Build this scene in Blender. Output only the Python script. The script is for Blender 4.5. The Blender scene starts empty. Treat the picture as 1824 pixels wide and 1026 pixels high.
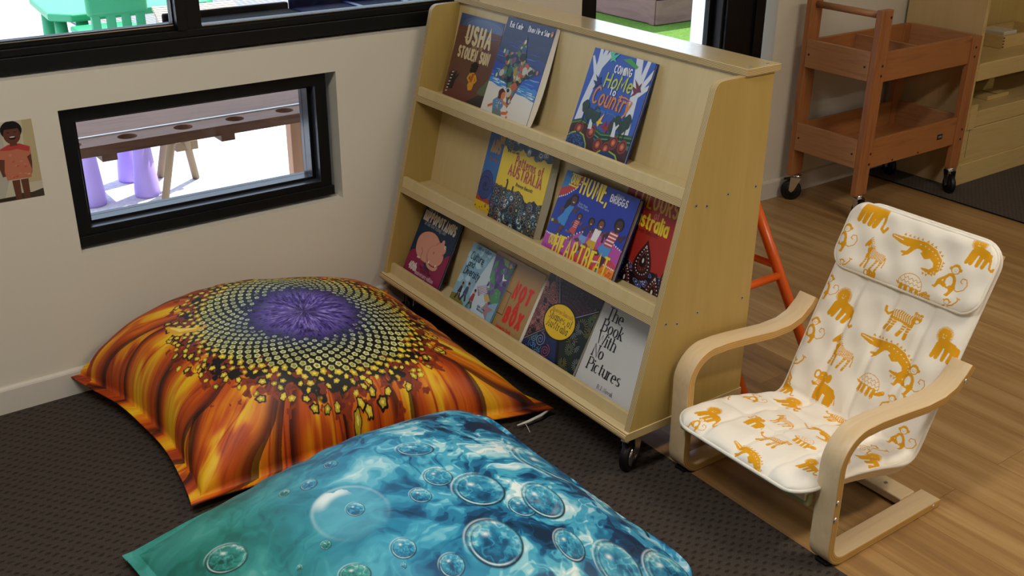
import bpy, bmesh, math, random
import numpy as np
from mathutils import Vector, Matrix
from mathutils.geometry import tessellate_polygon

SC = bpy.context.scene
COL = SC.collection
PI = math.pi
random.seed(4)

# ------------------------------------------------------------------ camera
def make_camera():
    yaw, pitch, roll = 0.632496, 0.4275125, 0.0091501
    fw = Vector((math.sin(yaw)*math.cos(pitch), math.cos(yaw)*math.cos(pitch), -math.sin(pitch)))
    rt = Vector((math.cos(yaw), -math.sin(yaw), 0)); up = rt.cross(fw)
    c, s = math.cos(roll), math.sin(roll)
    r2 = c*rt + s*up; u2 = -s*rt + c*up
    cd = bpy.data.cameras.new('camera'); co = bpy.data.objects.new('camera', cd); COL.objects.link(co)
    cd.sensor_width = 36.0; cd.lens = 1894.6/1824*36.0; cd.clip_start = 0.05; cd.clip_end = 200
    m = Matrix((r2, u2, -fw)).transposed().to_4x4(); m.translation = Vector((0, -2.965, 1.6))
    co.matrix_world = m
    SC.camera = co
make_camera()

# ------------------------------------------------------------------ light
SC.view_settings.view_transform = 'Standard'; SC.view_settings.look = 'None'
SC.view_settings.gamma = 1.0; SC.view_settings.use_curve_mapping = False
SC.view_settings.exposure = 0.12
SC.cycles.use_denoising = True
SC.cycles.max_bounces = 8; SC.cycles.diffuse_bounces = 5; SC.cycles.glossy_bounces = 4
SC.cycles.transparent_max_bounces = 12; SC.cycles.caustics_reflective = False
SC.cycles.sample_clamp_indirect = 4.0
w = bpy.data.worlds.new('sky_world'); SC.world = w; w.use_nodes = True
bg = w.node_tree.nodes['Background']; bg.inputs['Color'].default_value = (0.72, 0.85, 1.0, 1); bg.inputs['Strength'].default_value = 2.4
sd = bpy.data.lights.new('sun', 'SUN'); sd.energy = 8.0; sd.angle = 0.01; sd.color = (1, .96, .9)
so = bpy.data.objects.new('sun', sd); COL.objects.link(so)
so.rotation_euler = Vector((-0.50, -0.18, -0.85)).to_track_quat('-Z', 'Y').to_euler()
so.location = (6, 3, 8)

def area(name, loc, sx, sy, power, col, spread=PI):
    ld = bpy.data.lights.new(name, 'AREA'); ld.shape = 'RECTANGLE'; ld.size = sx; ld.size_y = sy
    ld.energy = power; ld.color = col; ld.spread = spread
    lo = bpy.data.objects.new(name, ld); COL.objects.link(lo); lo.location = loc
    return lo
WARM, NEUTRAL = (1.0, .88, .72), (1.0, .96, .90)
LAMPS = [((2.6, -2.8, 2.655), 1.2, .3, 32, WARM), ((0.15, -1.75, 2.655), 1.2, .3, 35, NEUTRAL), ((5.6, -2.8, 2.655), 1.2, .3, 8, WARM),  # second lamp is added to brighten the shelf front from the left
         ((1.3, -5.0, 2.655), 1.2, .3, 16, NEUTRAL), ((5.0, -5.0, 2.655), 1.2, .3, 14, WARM)]
for (p, sx, sy, e, c) in LAMPS:
    area('unseen_ceiling_lamp', p, sx*.94, sy*.85, e, c)

# ------------------------------------------------------------------ materials
MATS = {}
def hexc(h):
    h = h.lstrip('#'); v = [int(h[i:i+2], 16)/255 for i in (0, 2, 4)]
    return tuple((x/12.92 if x <= .04045 else ((x+.055)/1.055)**2.4) for x in v)
def mat(name, col, rough=.5, spec=.5, metal=0.0):
    if name in MATS: return MATS[name]
    m = bpy.data.materials.new(name); m.use_nodes = True
    b = m.node_tree.nodes['Principled BSDF']
    if isinstance(col, str): col = hexc(col)
    b.inputs['Base Color'].default_value = (*col, 1); b.inputs['Roughness'].default_value = rough
    b.inputs['Specular IOR Level'].default_value = spec; b.inputs['Metallic'].default_value = metal
    MATS[name] = m
    return m
def ink(h, rough=.38, spec=.35): return mat('ink_'+h, h, rough, spec)
class NT:
    def __init__(s, m): s.m = m; s.t = m.node_tree; s.b = s.t.nodes['Principled BSDF']
    def n(s, typ, **kw):
        nd = s.t.nodes.new('ShaderNode'+typ)
        for k, v in kw.items():
            if k.startswith('i_'):
                key = k[2:]
                key = int(key) if key.isdigit() else key.replace('_', ' ')
                nd.inputs[key].default_value = v
            else: setattr(nd, k, v)
        return nd
    def l(s, a, b): s.t.links.new(a, b)
    def math(s, op, a, b=None, c=None):
        nd = s.n('Math', operation=op)
        for i, v in enumerate((a, b, c)):
            if v is None: continue
            if isinstance(v, (int, float)): nd.inputs[i].default_value = v
            else: s.l(v, nd.inputs[i])
        return nd.outputs[0]
    def ramp(s, fac, stops):
        r = s.n('ValToRGB'); e = r.color_ramp.elements
        while len(e) < len(stops): e.new(.5)
        for i, (p, c) in enumerate(stops): e[i].position = p; e[i].color = (*(hexc(c) if isinstance(c, str) else c), 1)
        s.l(fac, r.inputs[0]); return r.outputs[0]
    def coord(s, scale=(1, 1, 1), rot=(0, 0, 0), out='Object'):
        tc = s.n('TexCoord'); mp = s.n('Mapping'); mp.inputs['Scale'].default_value = scale; mp.inputs['Rotation'].default_value = rot
        s.l(tc.outputs[out], mp.inputs[0]); return mp.outputs[0]
    def noise(s, vec, scale, detail=3, rough=.55, dist=0):
        nd = s.n('TexNoise'); nd.inputs['Scale'].default_value = scale; nd.inputs['Detail'].default_value = detail
        nd.inputs['Roughness'].default_value = rough; nd.inputs['Distortion'].default_value = dist
        s.l(vec, nd.inputs['Vector']); return nd.outputs['Fac']
    def bump(s, h, strength=.2, dist=.002):
        b = s.n('Bump'); b.inputs['Strength'].default_value = strength; b.inputs['Distance'].default_value = dist
        s.l(h, b.inputs['Height']); s.l(b.outputs[0], s.b.inputs['Normal'])
def wood(name, c1, c2, scale=(3, 3, 40), rough=.4, spec=.4, c3=None, bumpv=.05):
    if name in MATS: return MATS[name]
    m = mat(name, c1, rough, spec); t = NT(m)
    v = t.coord(scale); f = t.noise(v, 1.0, 5, .6, .6)
    st = [(.3, c1), (.7, c2)]
    if c3: st = [(.25, c1), (.5, c2), (.75, c3)]
    t.l(t.ramp(f, st), t.b.inputs['Base Color'])
    if bumpv: t.bump(f, bumpv, .001)
    return m
def ply(name, axis, period=.0034, ca='#D0BC90', cb='#86672F'):
    if name in MATS: return MATS[name]
    m = mat(name, ca, .5, .3); t = NT(m)
    tc = t.n('TexCoord'); sx = t.n('SeparateXYZ'); t.l(tc.outputs['Object'], sx.inputs[0])
    a = t.math('MULTIPLY', sx.outputs['XYZ'.index(axis)], 2*PI/period)
    f = t.math('MULTIPLY_ADD', t.math('SINE', a), .5, .5)
    t.l(t.ramp(f, [(.35, cb), (.6, ca)]), t.b.inputs['Base Color'])
    return m

M_wall = mat('wall_paint', '#D0CABB', .75, .2)
t = NT(M_wall); t.bump(t.noise(t.coord(), 260, 2), .08, .001)
M_skirt = mat('skirting_paint', '#CBC5BA', .45, .4)
M_ceil = mat('ceiling_paint', '#E4E1DA', .8, .2)
M_black = mat('black_aluminium', '#070708', .42, .3)
M_black2 = mat('black_seal', '#050506', .6, .2)
M_sillgrey = mat('black_sill_reflection_grey', '#3C404A', .3, .5, .3)  # black aluminium, its reflection of the bright outdoors put into the grey
M_birch = wood('birch_veneer_cool_lit', '#C2AC7A', '#CBB686', (2.5, 30, 2.5), .42, .4, bumpv=.02)  # cool reflected light put into the boards' paler, greyer colour
M_birchv = wood('birch_veneer_upright_warm_lit', '#A98E4D', '#B29656', (30, 30, 2.2), .42, .4, bumpv=.02)  # warm lamp light put into the end panels' yellower colour
M_birchtop = wood('birch_veneer_lacquered', '#C3A972', '#CBB27C', (30, 2.2, 30), .24, .6, bumpv=.0)
M_birchtop.node_tree.nodes['Principled BSDF'].inputs['Coat Weight'].default_value = 1.0
M_birchtop.node_tree.nodes['Principled BSDF'].inputs['Coat Roughness'].default_value = .10
M_plyz = ply('ply_edge_layers', 'Z'); M_plyy = ply('ply_edge_layers_upright', 'Y')
M_beech = wood('bent_beech_veneer', '#CDB48C', '#D7C09C', (3, 55, 30), .38, .4, bumpv=.01)
M_beechedge = mat('beech_ply_edge', '#C79F5C', .5, .3); M_beechdark = mat('beech_ply_glue_line', '#8F6A33', .5, .3)
M_chrome = mat('chrome', (.75, .75, .77), .18, .5, 1.0)
M_steel = mat('zinc_screw', (.42, .40, .36), .4, .5, .9)
M_screwhole = mat('screw_recess', '#1A1510', .8, .1)
M_rubber = mat('black_rubber', '#0C0C0D', .45, .4)
M_red = wood('red_brown_timber', '#915C32', '#A06A3E', (4, 4, 4), .36, .45, c3='#7E4E2A')
M_redx = wood('red_brown_timber_lengthwise', '#945E33', '#A46C3E', (3, 45, 45), .40, .4, c3='#82502B')
M_redy = wood('red_brown_timber_crosswise', '#A06F48', '#AE7D56', (45, 3, 45), .40, .4, c3='#94643E')
M_redz = wood('red_brown_timber_upright', '#945C32', '#A46A3E', (45, 45, 3), .36, .5, c3='#844E2A')
M_pine = wood('pale_pine', '#BDA266', '#C8AE76', (2, 24, 24), .42, .4, c3='#B3965A')
M_pinev = wood('pale_pine_panel', '#C3A877', '#CBB183', (34, 34, 2), .45, .3)
M_pinedark = wood('shaded_pine_back_board', '#B9A05E', '#C2AA6A', (30, 3, 3), .5, .3)
M_orange = mat('orange_enamel', '#E8641E', .32, .5)
M_page = mat('page_edges', '#D8D2C4', .7, .2)

def floor_material():
    m = mat('timber_floor', '#9A7350', .35, .45); t = NT(m)
    v = t.coord()
    br = t.n('TexBrick', offset=.37, offset_frequency=2, squash=1.0)
    br.inputs['Scale'].default_value = 1.0; br.inputs['Brick Width'].default_value = 1.8; br.inputs['Row Height'].default_value = .19
    br.inputs['Mortar Size'].default_value = .0008; br.inputs['Mortar Smooth'].default_value = .2; br.inputs['Bias'].default_value = 0
    br.inputs['Color1'].default_value = (.1, .1, .1, 1); br.inputs['Color2'].default_value = (.9, .9, .9, 1); br.inputs['Mortar'].default_value = (.5, .5, .5, 1)
    mp = t.n('Mapping'); mp.inputs['Rotation'].default_value = (0, 0, PI/2); t.l(v, mp.inputs[0]); t.l(mp.outputs[0], br.inputs['Vector'])
    plank = t.n('RGBToBW'); t.l(br.outputs['Color'], plank.inputs[0])
    # grain runs along y and shifts from plank to plank
    cmb = t.n('CombineXYZ'); t.l(t.math('MULTIPLY', plank.outputs[0], 7.0), cmb.inputs[1]); t.l(t.math('MULTIPLY', plank.outputs[0], 3.0), cmb.inputs[2])
    ad = t.n('VectorMath', operation='ADD'); t.l(v, ad.inputs[0]); t.l(cmb.outputs[0], ad.inputs[1])
    m2 = t.n('Mapping'); m2.inputs['Scale'].default_value = (24, 1.0, 1); t.l(ad.outputs[0], m2.inputs[0])
    f = t.noise(m2.outputs[0], 1.0, 6, .62, .8)
    m3 = t.n('Mapping'); m3.inputs['Scale'].default_value = (7, .5, 1); t.l(ad.outputs[0], m3.inputs[0])
    f2 = t.noise(m3.outputs[0], 1.0, 3, .5, .4)
    tot = t.math('ADD', t.math('MULTIPLY', f, .55), t.math('ADD', t.math('MULTIPLY', f2, .33), t.math('MULTIPLY', plank.outputs[0], .08)))
    col = t.ramp(tot, [(.26, '#77593A'), (.44, '#977447'), (.58, '#AF8D5E'), (.76, '#C0A274')])
    mx = t.n('MixRGB'); mx.inputs['Color2'].default_value = (*hexc('#75552F'), 1); t.l(br.outputs['Fac'], mx.inputs['Fac']); t.l(col, mx.inputs['Color1'])
    t.l(mx.outputs[0], t.b.inputs['Base Color'])
    t.bump(f, .04, .001)
    return m
M_floor = floor_material()
def carpet_material(name, c1, c2, sx, sy):
    m = mat(name, c1, .95, .1); t = NT(m)
    tc = t.n('TexCoord'); sp = t.n('SeparateXYZ'); t.l(tc.outputs['Object'], sp.inputs[0])
    nz = t.noise(t.coord(), 38, 2); nz2 = t.noise(t.coord(), 420, 2); nz3 = t.noise(t.coord(), 5, 2)
    y = t.math('DIVIDE', t.math('ADD', sp.outputs[1], t.math('MULTIPLY', nz, .008)), sy)
    row = t.math('FLOOR', y); fy = t.math('SUBTRACT', t.math('FRACT', y), .5)
    x = t.math('ADD', t.math('DIVIDE', t.math('ADD', sp.outputs[0], t.math('MULTIPLY', nz, .012)), sx), t.math('MULTIPLY', row, .38))
    fx = t.math('SUBTRACT', t.math('FRACT', x), .5)
    d = t.math('SQRT', t.math('ADD', t.math('POWER', t.math('MULTIPLY', fx, 1.35), 2), t.math('POWER', t.math('MULTIPLY', fy, 1.15), 2)))
    k = t.math('ADD', d, t.math('MULTIPLY', t.math('SUBTRACT', nz2, .5), .35))
    col = t.ramp(k, [(.18, c2), (.42, c1)])
    mx = t.n('MixRGB', blend_type='MULTIPLY'); mx.inputs['Fac'].default_value = 1
    t.l(col, mx.inputs['Color1']); t.l(t.ramp(nz2, [(.2, (.55, .55, .55)), (.8, (1.25, 1.22, 1.2))]), mx.inputs['Color2'])
    t.l(mx.outputs[0], t.b.inputs['Base Color'])
    t.bump(k, .5, .004)
    return m
M_carpet = carpet_material('brown_loop_carpet', '#463F39', '#312B26', .034, .0155)
M_carpet2 = carpet_material('dark_loop_carpet', '#57504A', '#443E38', .03, .012)

def glass_material():
    m = bpy.data.materials.new('window_glass'); m.use_nodes = True; nt = m.node_tree; nt.nodes.clear()
    o = nt.nodes.new('ShaderNodeOutputMaterial'); mx = nt.nodes.new('ShaderNodeMixShader')
    tr = nt.nodes.new('ShaderNodeBsdfTransparent'); gl = nt.nodes.new('ShaderNodeBsdfGlossy'); gl.inputs['Roughness'].default_value = .02
    fr = nt.nodes.new('ShaderNodeFresnel'); fr.inputs['IOR'].default_value = 1.25
    nt.links.new(fr.outputs[0], mx.inputs[0]); nt.links.new(tr.outputs[0], mx.inputs[1]); nt.links.new(gl.outputs[0], mx.inputs[2]); nt.links.new(mx.outputs[0], o.inputs[0])
    tr.inputs[0].default_value = (.93, .95, .97, 1)
    return m
M_glass = glass_material()

# ------------------------------------------------------------------ mesh helpers
class MB:
    """collects faces with per-face materials, built into ONE mesh object"""
    def __init__(s): s.v = []; s.f = []; s.m = []; s.mats = []; s.smooth = []
    def mi(s, m):
        if m not in s.mats: s.mats.append(m)
        return s.mats.index(m)
    def add(s, verts, faces, m, smooth=False):
        o = len(s.v); s.v += [tuple(p) for p in verts]
        k = s.mi(m)
        for f in faces: s.f.append(tuple(i+o for i in f)); s.m.append(k); s.smooth.append(smooth)
    def box(s, a, b, m, mt=None, mats=None):
        x0, y0, z0 = a; x1, y1, z1 = b
        v = [(x0,y0,z0),(x1,y0,z0),(x1,y1,z0),(x0,y1,z0),(x0,y0,z1),(x1,y0,z1),(x1,y1,z1),(x0,y1,z1)]
        F = dict(bottom=(0,3,2,1), top=(4,5,6,7), front=(0,1,5,4), right=(1,2,6,5), back=(2,3,7,6), left=(3,0,4,7))
        for k, f in F.items():
            s.add([v[i] for i in f], [(0,1,2,3)], (mats or {}).get(k, m))
    def prism(s, prof, axis, a, b, m, mside=None, medge=None):
        """extrude a 2D profile along axis ('x','y','z') from a to b. caps m, sides mside(list per edge or one)"""
        def P(p, c):
            if axis == 'y': return (p[0], c, p[1])
            if axis == 'x': return (c, p[0], p[1])
            return (p[0], p[1], c)
        n = len(prof)
        va = [P(p, a) for p in prof]; vb = [P(p, b) for p in prof]
        fl = axis == 'y'
        s.add(va, [tuple(range(n)) if fl else tuple(range(n))[::-1]], m); s.add(vb, [tuple(range(n))[::-1] if fl else tuple(range(n))], m)
        for i in range(n):
            j = (i+1) % n
            mm = mside[i] if isinstance(mside, (list, tuple)) else (mside or m)
            f = (va[i], vb[i], vb[j], va[j]) if fl else (va[i], va[j], vb[j], vb[i])
            s.add(f, [(0, 1, 2, 3)], mm)
    def cyl(s, p0, p1, r0, m, r1=None, n=20, cap=True, smooth=True):
        p0 = Vector(p0); p1 = Vector(p1); r1 = r0 if r1 is None else r1
        d = (p1-p0).normalized(); u = d.orthogonal().normalized(); w_ = d.cross(u)
        A = [p0+(u*math.cos(2*PI*i/n)+w_*math.sin(2*PI*i/n))*r0 for i in range(n)]
        B = [p1+(u*math.cos(2*PI*i/n)+w_*math.sin(2*PI*i/n))*r1 for i in range(n)]
        s.add(A+B, [(i, (i+1) % n, n+(i+1) % n, n+i) for i in range(n)], m, smooth)
        if cap:
            s.add(A, [tuple(range(n))[::-1]], m); s.add(B, [tuple(range(n))], m)
    def lathe(s, c, axis, prof, m, n=28):
        """prof: (radius, offset along axis)"""
        c = Vector(c); d = Vector(axis).normalized(); u = d.orthogonal().normalized(); w_ = d.cross(u)
        V = []
        for (r, h) in prof:
            V += [c+d*h+(u*math.cos(2*PI*i/n)+w_*math.sin(2*PI*i/n))*r for i in range(n)]
        F = []
        for k in range(len(prof)-1):
            F += [(k*n+i, k*n+(i+1) % n, (k+1)*n+(i+1) % n, (k+1)*n+i) for i in range(n)]
        s.add(V, F, m, True)
    def tube(s, pts, r, m, n=12, closed=False):
        pts = [Vector(p) for p in pts]; N = len(pts); V = []; u = None
        for i, p in enumerate(pts):
            a = pts[(i-1) % N] if closed else pts[max(i-1, 0)]; b = pts[(i+1) % N] if closed else pts[min(i+1, N-1)]
            d = (b-a).normalized()
            u = d.orthogonal().normalized() if u is None else (u-d*u.dot(d)).normalized()
            w_ = d.cross(u); rr = r[i] if isinstance(r, (list, tuple)) else r
            V += [p+(u*math.cos(2*PI*k/n)+w_*math.sin(2*PI*k/n))*rr for k in range(n)]
        F = []
        for i in range(N if closed else N-1):
            j = (i+1) % N
            F += [(i*n+k, i*n+(k+1) % n, j*n+(k+1) % n, j*n+k) for k in range(n)]
        s.add(V, F, m, True)
        if not closed:
            s.add(V[:n], [tuple(range(n))[::-1]], m); s.add(V[-n:], [tuple(range(n))], m)
    def build(s, name, parent=None, bevel=0, seg=2, kind=None, weld=True):
        me = bpy.data.meshes.new(name)
        off = Vector(parent_world(parent)) if parent else Vector((0, 0, 0))
        me.from_pydata([(p[0]-off[0], p[1]-off[1], p[2]-off[2]) for p in s.v], [], s.f)
        for m in s.mats: me.materials.append(m)
        me.polygons.foreach_set('material_index', s.m); me.polygons.foreach_set('use_smooth', s.smooth)
        me.update()
        if weld:
            bm = bmesh.new(); bm.from_mesh(me); bmesh.ops.remove_doubles(bm, verts=bm.verts, dist=1e-5)
            bmesh.ops.recalc_face_normals(bm, faces=bm.faces); bm.to_mesh(me); bm.free()
        o = bpy.data.objects.new(name, me); COL.objects.link(o)
        if parent: o.parent = parent
        if bevel:
            b = o.modifiers.new('soft_edges', 'BEVEL'); b.width = bevel; b.segments = seg; b.limit_method = 'ANGLE'; b.angle_limit = math.radians(50)
        if kind: o['kind'] = kind
        return o
def parent_world(p):
    v = Vector((0, 0, 0))
    while p: v = v+p.location; p = p.parent
    return v
def tag(o, label, cat, group=None, kind=None):
    o['label'] = label; o['category'] = cat
    if group: o['group'] = group
    if kind: o['kind'] = kind
    return o
def thing(name, loc, label=None, cat=None, group=None, kind=None):
    o = bpy.data.objects.new(name, None); COL.objects.link(o); o.location = loc; o.empty_display_size = .05
    if label: tag(o, label, cat, group)
    if kind: o['kind'] = kind
    return o
def copy_tree(o, parent=None):
    c = o.copy(); COL.objects.link(c)
    if parent: c.parent = parent
    for ch in list(o.children): copy_tree(ch, c)
    return c
def arc(cx, cz, r, a0, a1, n=8):
    return [(cx+r*math.cos(math.radians(a0+(a1-a0)*i/n)), cz+r*math.sin(math.radians(a0+(a1-a0)*i/n))) for i in range(n+1)]

# ================================================================== SETTING
RX0, RX1, RY0, RZ1 = -2.2, 7.6, -6.2, 2.7
HOLES = [(-1.6, 2.03, .938, 2.15), (.660, 1.488, .427, .841), (2.47, 3.52, .04, 2.15)]
def build_wall_back():
    b = MB(); T = .2
    xs = sorted({RX0, RX1, *[h[0] for h in HOLES], *[h[1] for h in HOLES]}); zs = sorted({0, RZ1, *[h[2] for h in HOLES], *[h[3] for h in HOLES]})
    inh = lambda x, z: any(h[0] < x < h[1] and h[2] < z < h[3] for h in HOLES)
    for x0, x1 in zip(xs, xs[1:]):
        for z0, z1 in zip(zs, zs[1:]):
            if inh((x0+x1)/2, (z0+z1)/2): continue
            for y in (0, T): b.add([(x0,y,z0),(x1,y,z0),(x1,y,z1),(x0,y,z1)], [(0,1,2,3)], M_wall)
    for (x0, x1, z0, z1) in HOLES:
        q = [(x0,z0),(x1,z0),(x1,z1),(x0,z1)]
        for i in range(4):
            (xa, za), (xb, zb) = q[i], q[(i+1) % 4]
            b.add([(xa,0,za),(xb,0,zb),(xb,T,zb),(xa,T,za)], [(0,1,2,3)], M_wall)
    for x in (RX0, RX1): b.add([(x,0,0),(x,T,0),(x,T,RZ1),(x,0,RZ1)], [(0,1,2,3)], M_wall)
    for z in (0, RZ1): b.add([(RX0,0,z),(RX1,0,z),(RX1,T,z),(RX0,T,z)], [(0,1,2,3)], M_wall)
    return b.build('wall_back', kind='structure')
build_wall_back()
for nm, a, c in (('wall_left', (RX0-.15, RY0, 0), (RX0, .2, RZ1)), ('wall_right', (RX1, RY0, 0), (RX1+.15, .2, RZ1)), ('wall_front', (RX0-.15, RY0-.15, 0), (RX1+.15, RY0, RZ1))):
    b = MB(); b.box(a, c, M_wall); b.build(nm, kind='structure')
b = MB(); b.box((RX0-.15, RY0-.15, RZ1), (RX1+.15, .2, RZ1+.12), M_ceil); b.build('ceiling', kind='structure')
b = MB(); b.box((RX0, RY0, -.1), (RX1, 0, 0), M_floor); b.build('floor', kind='structure')
b = MB(); b.box((RX0, RY0, .0), (1.768, 0, .0035), M_carpet); b.build('carpet_floor', kind='structure')
b = MB(); b.box((4.235, -3.4, .0), (RX1, 0, .006), M_carpet2, mats={'left': M_black2}); o = b.build('rug_floor', kind='structure')
# baseboards: below the low window and beyond the tall one
def baseboard(name, x0, x1):
    b = MB(); b.prism([(0,0),(-.013,0),(-.013,.074),(-.011,.079),(-.004,.083),(0,.083)], 'x', x0, x1, M_skirt)
    b.build(name, kind='structure')
baseboard('baseboard_left', RX0, 2.46); baseboard('baseboard_right', 3.53, RX1)

def ring(b, x0, x1, z0, z1, X0, X1, Z0, Z1, y0, y1, m, mats=None):
    """frame ring: outer x0..x1,z0..z1, inner X0..X1,Z0..Z1, from y0 (room) to y1"""
    o = [(x0,z0),(x1,z0),(x1,z1),(x0,z1)]; i = [(X0,Z0),(X1,Z0),(X1,Z1),(X0,Z1)]
    for k in range(4):
        j = (k+1) % 4
        mi = (mats or {}).get(k, m)
        b.add([(*o[k][:1],y0,o[k][1]),(o[j][0],y0,o[j][1]),(i[j][0],y0,i[j][1]),(i[k][0],y0,i[k][1])], [(0,1,2,3)], m)
        b.add([(o[k][0],y1,o[k][1]),(o[j][0],y1,o[j][1]),(i[j][0],y1,i[j][1]),(i[k][0],y1,i[k][1])], [(0,1,2,3)], m)
        b.add([(o[k][0],y0,o[k][1]),(o[j][0],y0,o[j][1]),(o[j][0],y1,o[j][1]),(o[k][0],y1,o[k][1])], [(0,1,2,3)], m)
        b.add([(i[k][0],y0,i[k][1]),(i[j][0],y0,i[j][1]),(i[j][0],y1,i[j][1]),(i[k][0],y1,i[k][1])], [(0,1,2,3)], mi)
def pane(name, x0, x1, z0, z1, y, parent):
    b = MB(); b.box((x0, y, z0), (x1, y+.006, z1), M_glass); return b.build(name, parent)
# window_1: the long sliding window above
w1 = thing('window_1', (.2, .06, .94), kind='structure')
b = MB(); ring(b, -1.6, 2.03, .946, 2.15, -1.56, 1.99, .988, 2.11, .026, .14, M_black)
ring(b, -1.56, 1.99, .988, 2.11, -1.53, 1.97, 1.008, 2.08, .036, .12, M_black); b.build('window_frame', w1, .002)
b = MB(); ring(b, -1.53, 1.035, 1.008, 2.08, -1.49, 1.018, 1.027, 2.05, .055, .085, M_black); b.build('sash', w1, .0015)
b = MB(); ring(b, 1.05, 1.97, 1.006, 2.08, 1.096, 1.93, 1.016, 2.04, .040, .064, M_black); b.build('sash', w1, .0015)
b = MB(); b.box((1.022, .03, 1.008), (1.052, .10, 2.08), M_black); b.build('mullion', w1, .002)
pane('glass_pane', -1.49, 1.018, 1.027, 2.05, .07, w1); pane('glass_pane', 1.096, 1.93, 1.016, 2.04, .05, w1)
b = MB(); b.box((-1.53, .05, 1.0215), (1.018, .056, 1.0245), M_chrome); b.box((1.096, .0385, 1.0135), (1.93, .041, 1.0155), M_chrome); b.build('glazing_bead', w1)
# window_2: the small low one
w2 = thing('window_2', (1.07, .06, .43), kind='structure')
b = MB(); ring(b, .662, 1.466, .440, .839, .703, 1.428, .488, .798, .028, .14, M_black, {0: M_sillgrey, 1: M_sillgrey}); b.build('window_frame', w2, .0015)
b = MB(); b.box((.664, .020, .438), (1.470, .0285, .468), M_black); b.build('sill_flange', w2, .001)
b = MB(); ring(b, .703, 1.428, .488, .798, .716, 1.415, .497, .786, .062, .125, M_black, {0: M_sillgrey, 1: M_sillgrey}); b.build('glazing_bead', w2, .001)
pane('glass_pane', .716, 1.415, .497, .786, .10, w2)
# window_3: the tall glazed door opening behind the bookcase
w3 = thing('window_3', (3.0, .06, .04), kind='structure')
b = MB(); ring(b, 2.47, 3.47, .04, 2.15, 2.555, 3.215, .13, 2.06, .02, .12, M_black); b.build('window_frame', w3, .003)
b = MB(); b.box((3.225, .004, .04), (3.32, .021, 2.15), M_black); b.box((3.40, .008, .04), (3.455, .021, 2.15), M_black); b.build('cover_strip', w3, .002)
b = MB(); ring(b, 2.555, 3.215, .13, 2.06, 2.562, 3.195, .14, 2.05, .075, .10, M_black); b.build('glazing_bead', w3)
pane('glass_pane', 2.562, 3.195, .14, 2.05, .085, w3)
# ceiling lamps (out of frame, they light the room)
M_diff = mat('lamp_diffuser', '#F4EEDF', .6, .2)
nd = M_diff.node_tree.nodes['Principled BSDF']; nd.inputs['Emission Color'].default_value = (1, .86, .66, 1); nd.inputs['Emission Strength'].default_value = 1.5
M_lampframe = mat('lamp_housing', '#D9D9D6', .4, .5)
for (p, sx, sy, e, c) in LAMPS:
    t = thing('unseen_ceiling_light', (p[0], p[1], 2.7), 'unseen slim rectangular ceiling light panel above the reading corner', 'light', 'ceiling light panels')
    b = MB(); b.box((p[0]-sx/2, p[1]-sy/2, 2.662), (p[0]+sx/2, p[1]+sy/2, 2.7), M_lampframe); b.build('housing', t)
    b = MB(); b.box((p[0]-sx*.48, p[1]-sy*.45, 2.658), (p[0]+sx*.48, p[1]+sy*.45, 2.6625), M_diff); b.build('diffuser', t)

# ================================================================== OUTDOORS
def stone_material(name, c1, c2, c3, sc):
    m = mat(name, c1, .9, .2); t = NT(m)
    f = t.noise(t.coord(), sc, 4, .7); t.l(t.ramp(f, [(.3, c2), (.5, c1), (.7, c3)]), t.b.inputs['Base Color']); return m
M_patio = stone_material('pale_concrete', '#CFCFD2', '#B9BABF', '#E0E0E2', 45)
M_gravel = stone_material('grey_gravel', '#A9A8A4', '#8D8B87', '#C6C4BE', 70)
M_lawn = stone_material('artificial_turf', '#557A2C', '#44661F', '#728F3C', 60)
b = MB(); b.box((-6, .2, -.12), (4.6, 6.1, -.005), M_patio); b.build('patio_ground', kind='structure')
b = MB(); b.box((-6, 6.1, -.12), (4.6, 14, -.005), M_gravel); b.build('gravel_ground', kind='structure')
b = MB(); b.box((4.6, .2, -.12), (16, 14, -.005), M_lawn); b.build('lawn_ground', kind='structure')
b = MB(); b.box((RX0-.6, .2, 2.72), (RX1+.6, 1.35, 2.84), M_ceil); b.build('added_sun_eave', kind='structure')  # unseen overhang added to keep direct sun out of the windows
# white verandah post
b = MB(); b.box((4.66, 1.50, -.005), (4.77, 1.61, 2.72), mat('white_post_paint', '#F0F1F2', .5, .3)); b.box((4.64, 1.48, -.005), (4.79, 1.63, .03), mat('white_post_paint', '#F0F1F2', .5, .3))
tag(b.build('verandah_post', bevel=.004), 'white square post outside, seen through the tall window beside its black frame', 'post')
# planter box on the lawn
M_sleeper = wood('purple_brown_sleeper', '#7A5C5A', '#8F6E6A', (1.5, 1.5, 10), .8, .2, c3='#644A48')
pl = thing('planter_box', (6.6, 4.0, 0), 'brown timber planter box standing on the grass outside', 'planter')
x0, y0, x1, y1, hh = 5.98, 3.28, 7.6, 4.95, .62
b = MB()
for z in (0, .2, .4):
    b.box((x0+.004*(z > .1), y0+.004*(z > .1), z), (x1, y0+.08, z+.19), M_sleeper); b.box((x0+.004*(z > .1), y0+.08, z), (x0+.08, y1, z+.19), M_sleeper)
    b.box((x1-.08, y0+.08, z), (x1, y1, z+.19), M_sleeper); b.box((x0+.08, y1-.08, z), (x1-.08, y1, z+.19), M_sleeper)
b.build('side_wall', pl, .008)
b = MB(); ring_pts = None
b.box((x0-.05, y0-.05, .6), (x1+.05, y0+.12, .65), M_sleeper); b.box((x0-.05, y0+.12, .6), (x0+.12, y1+.05, .65), M_sleeper); b.box((x1-.12, y0+.12, .6), (x1+.05, y1+.05, .65), M_sleeper); b.box((x0+.12, y1-.12, .6), (x1-.12, y1+.05, .65), M_sleeper)
b.build('capping_board', pl, .006)
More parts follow.
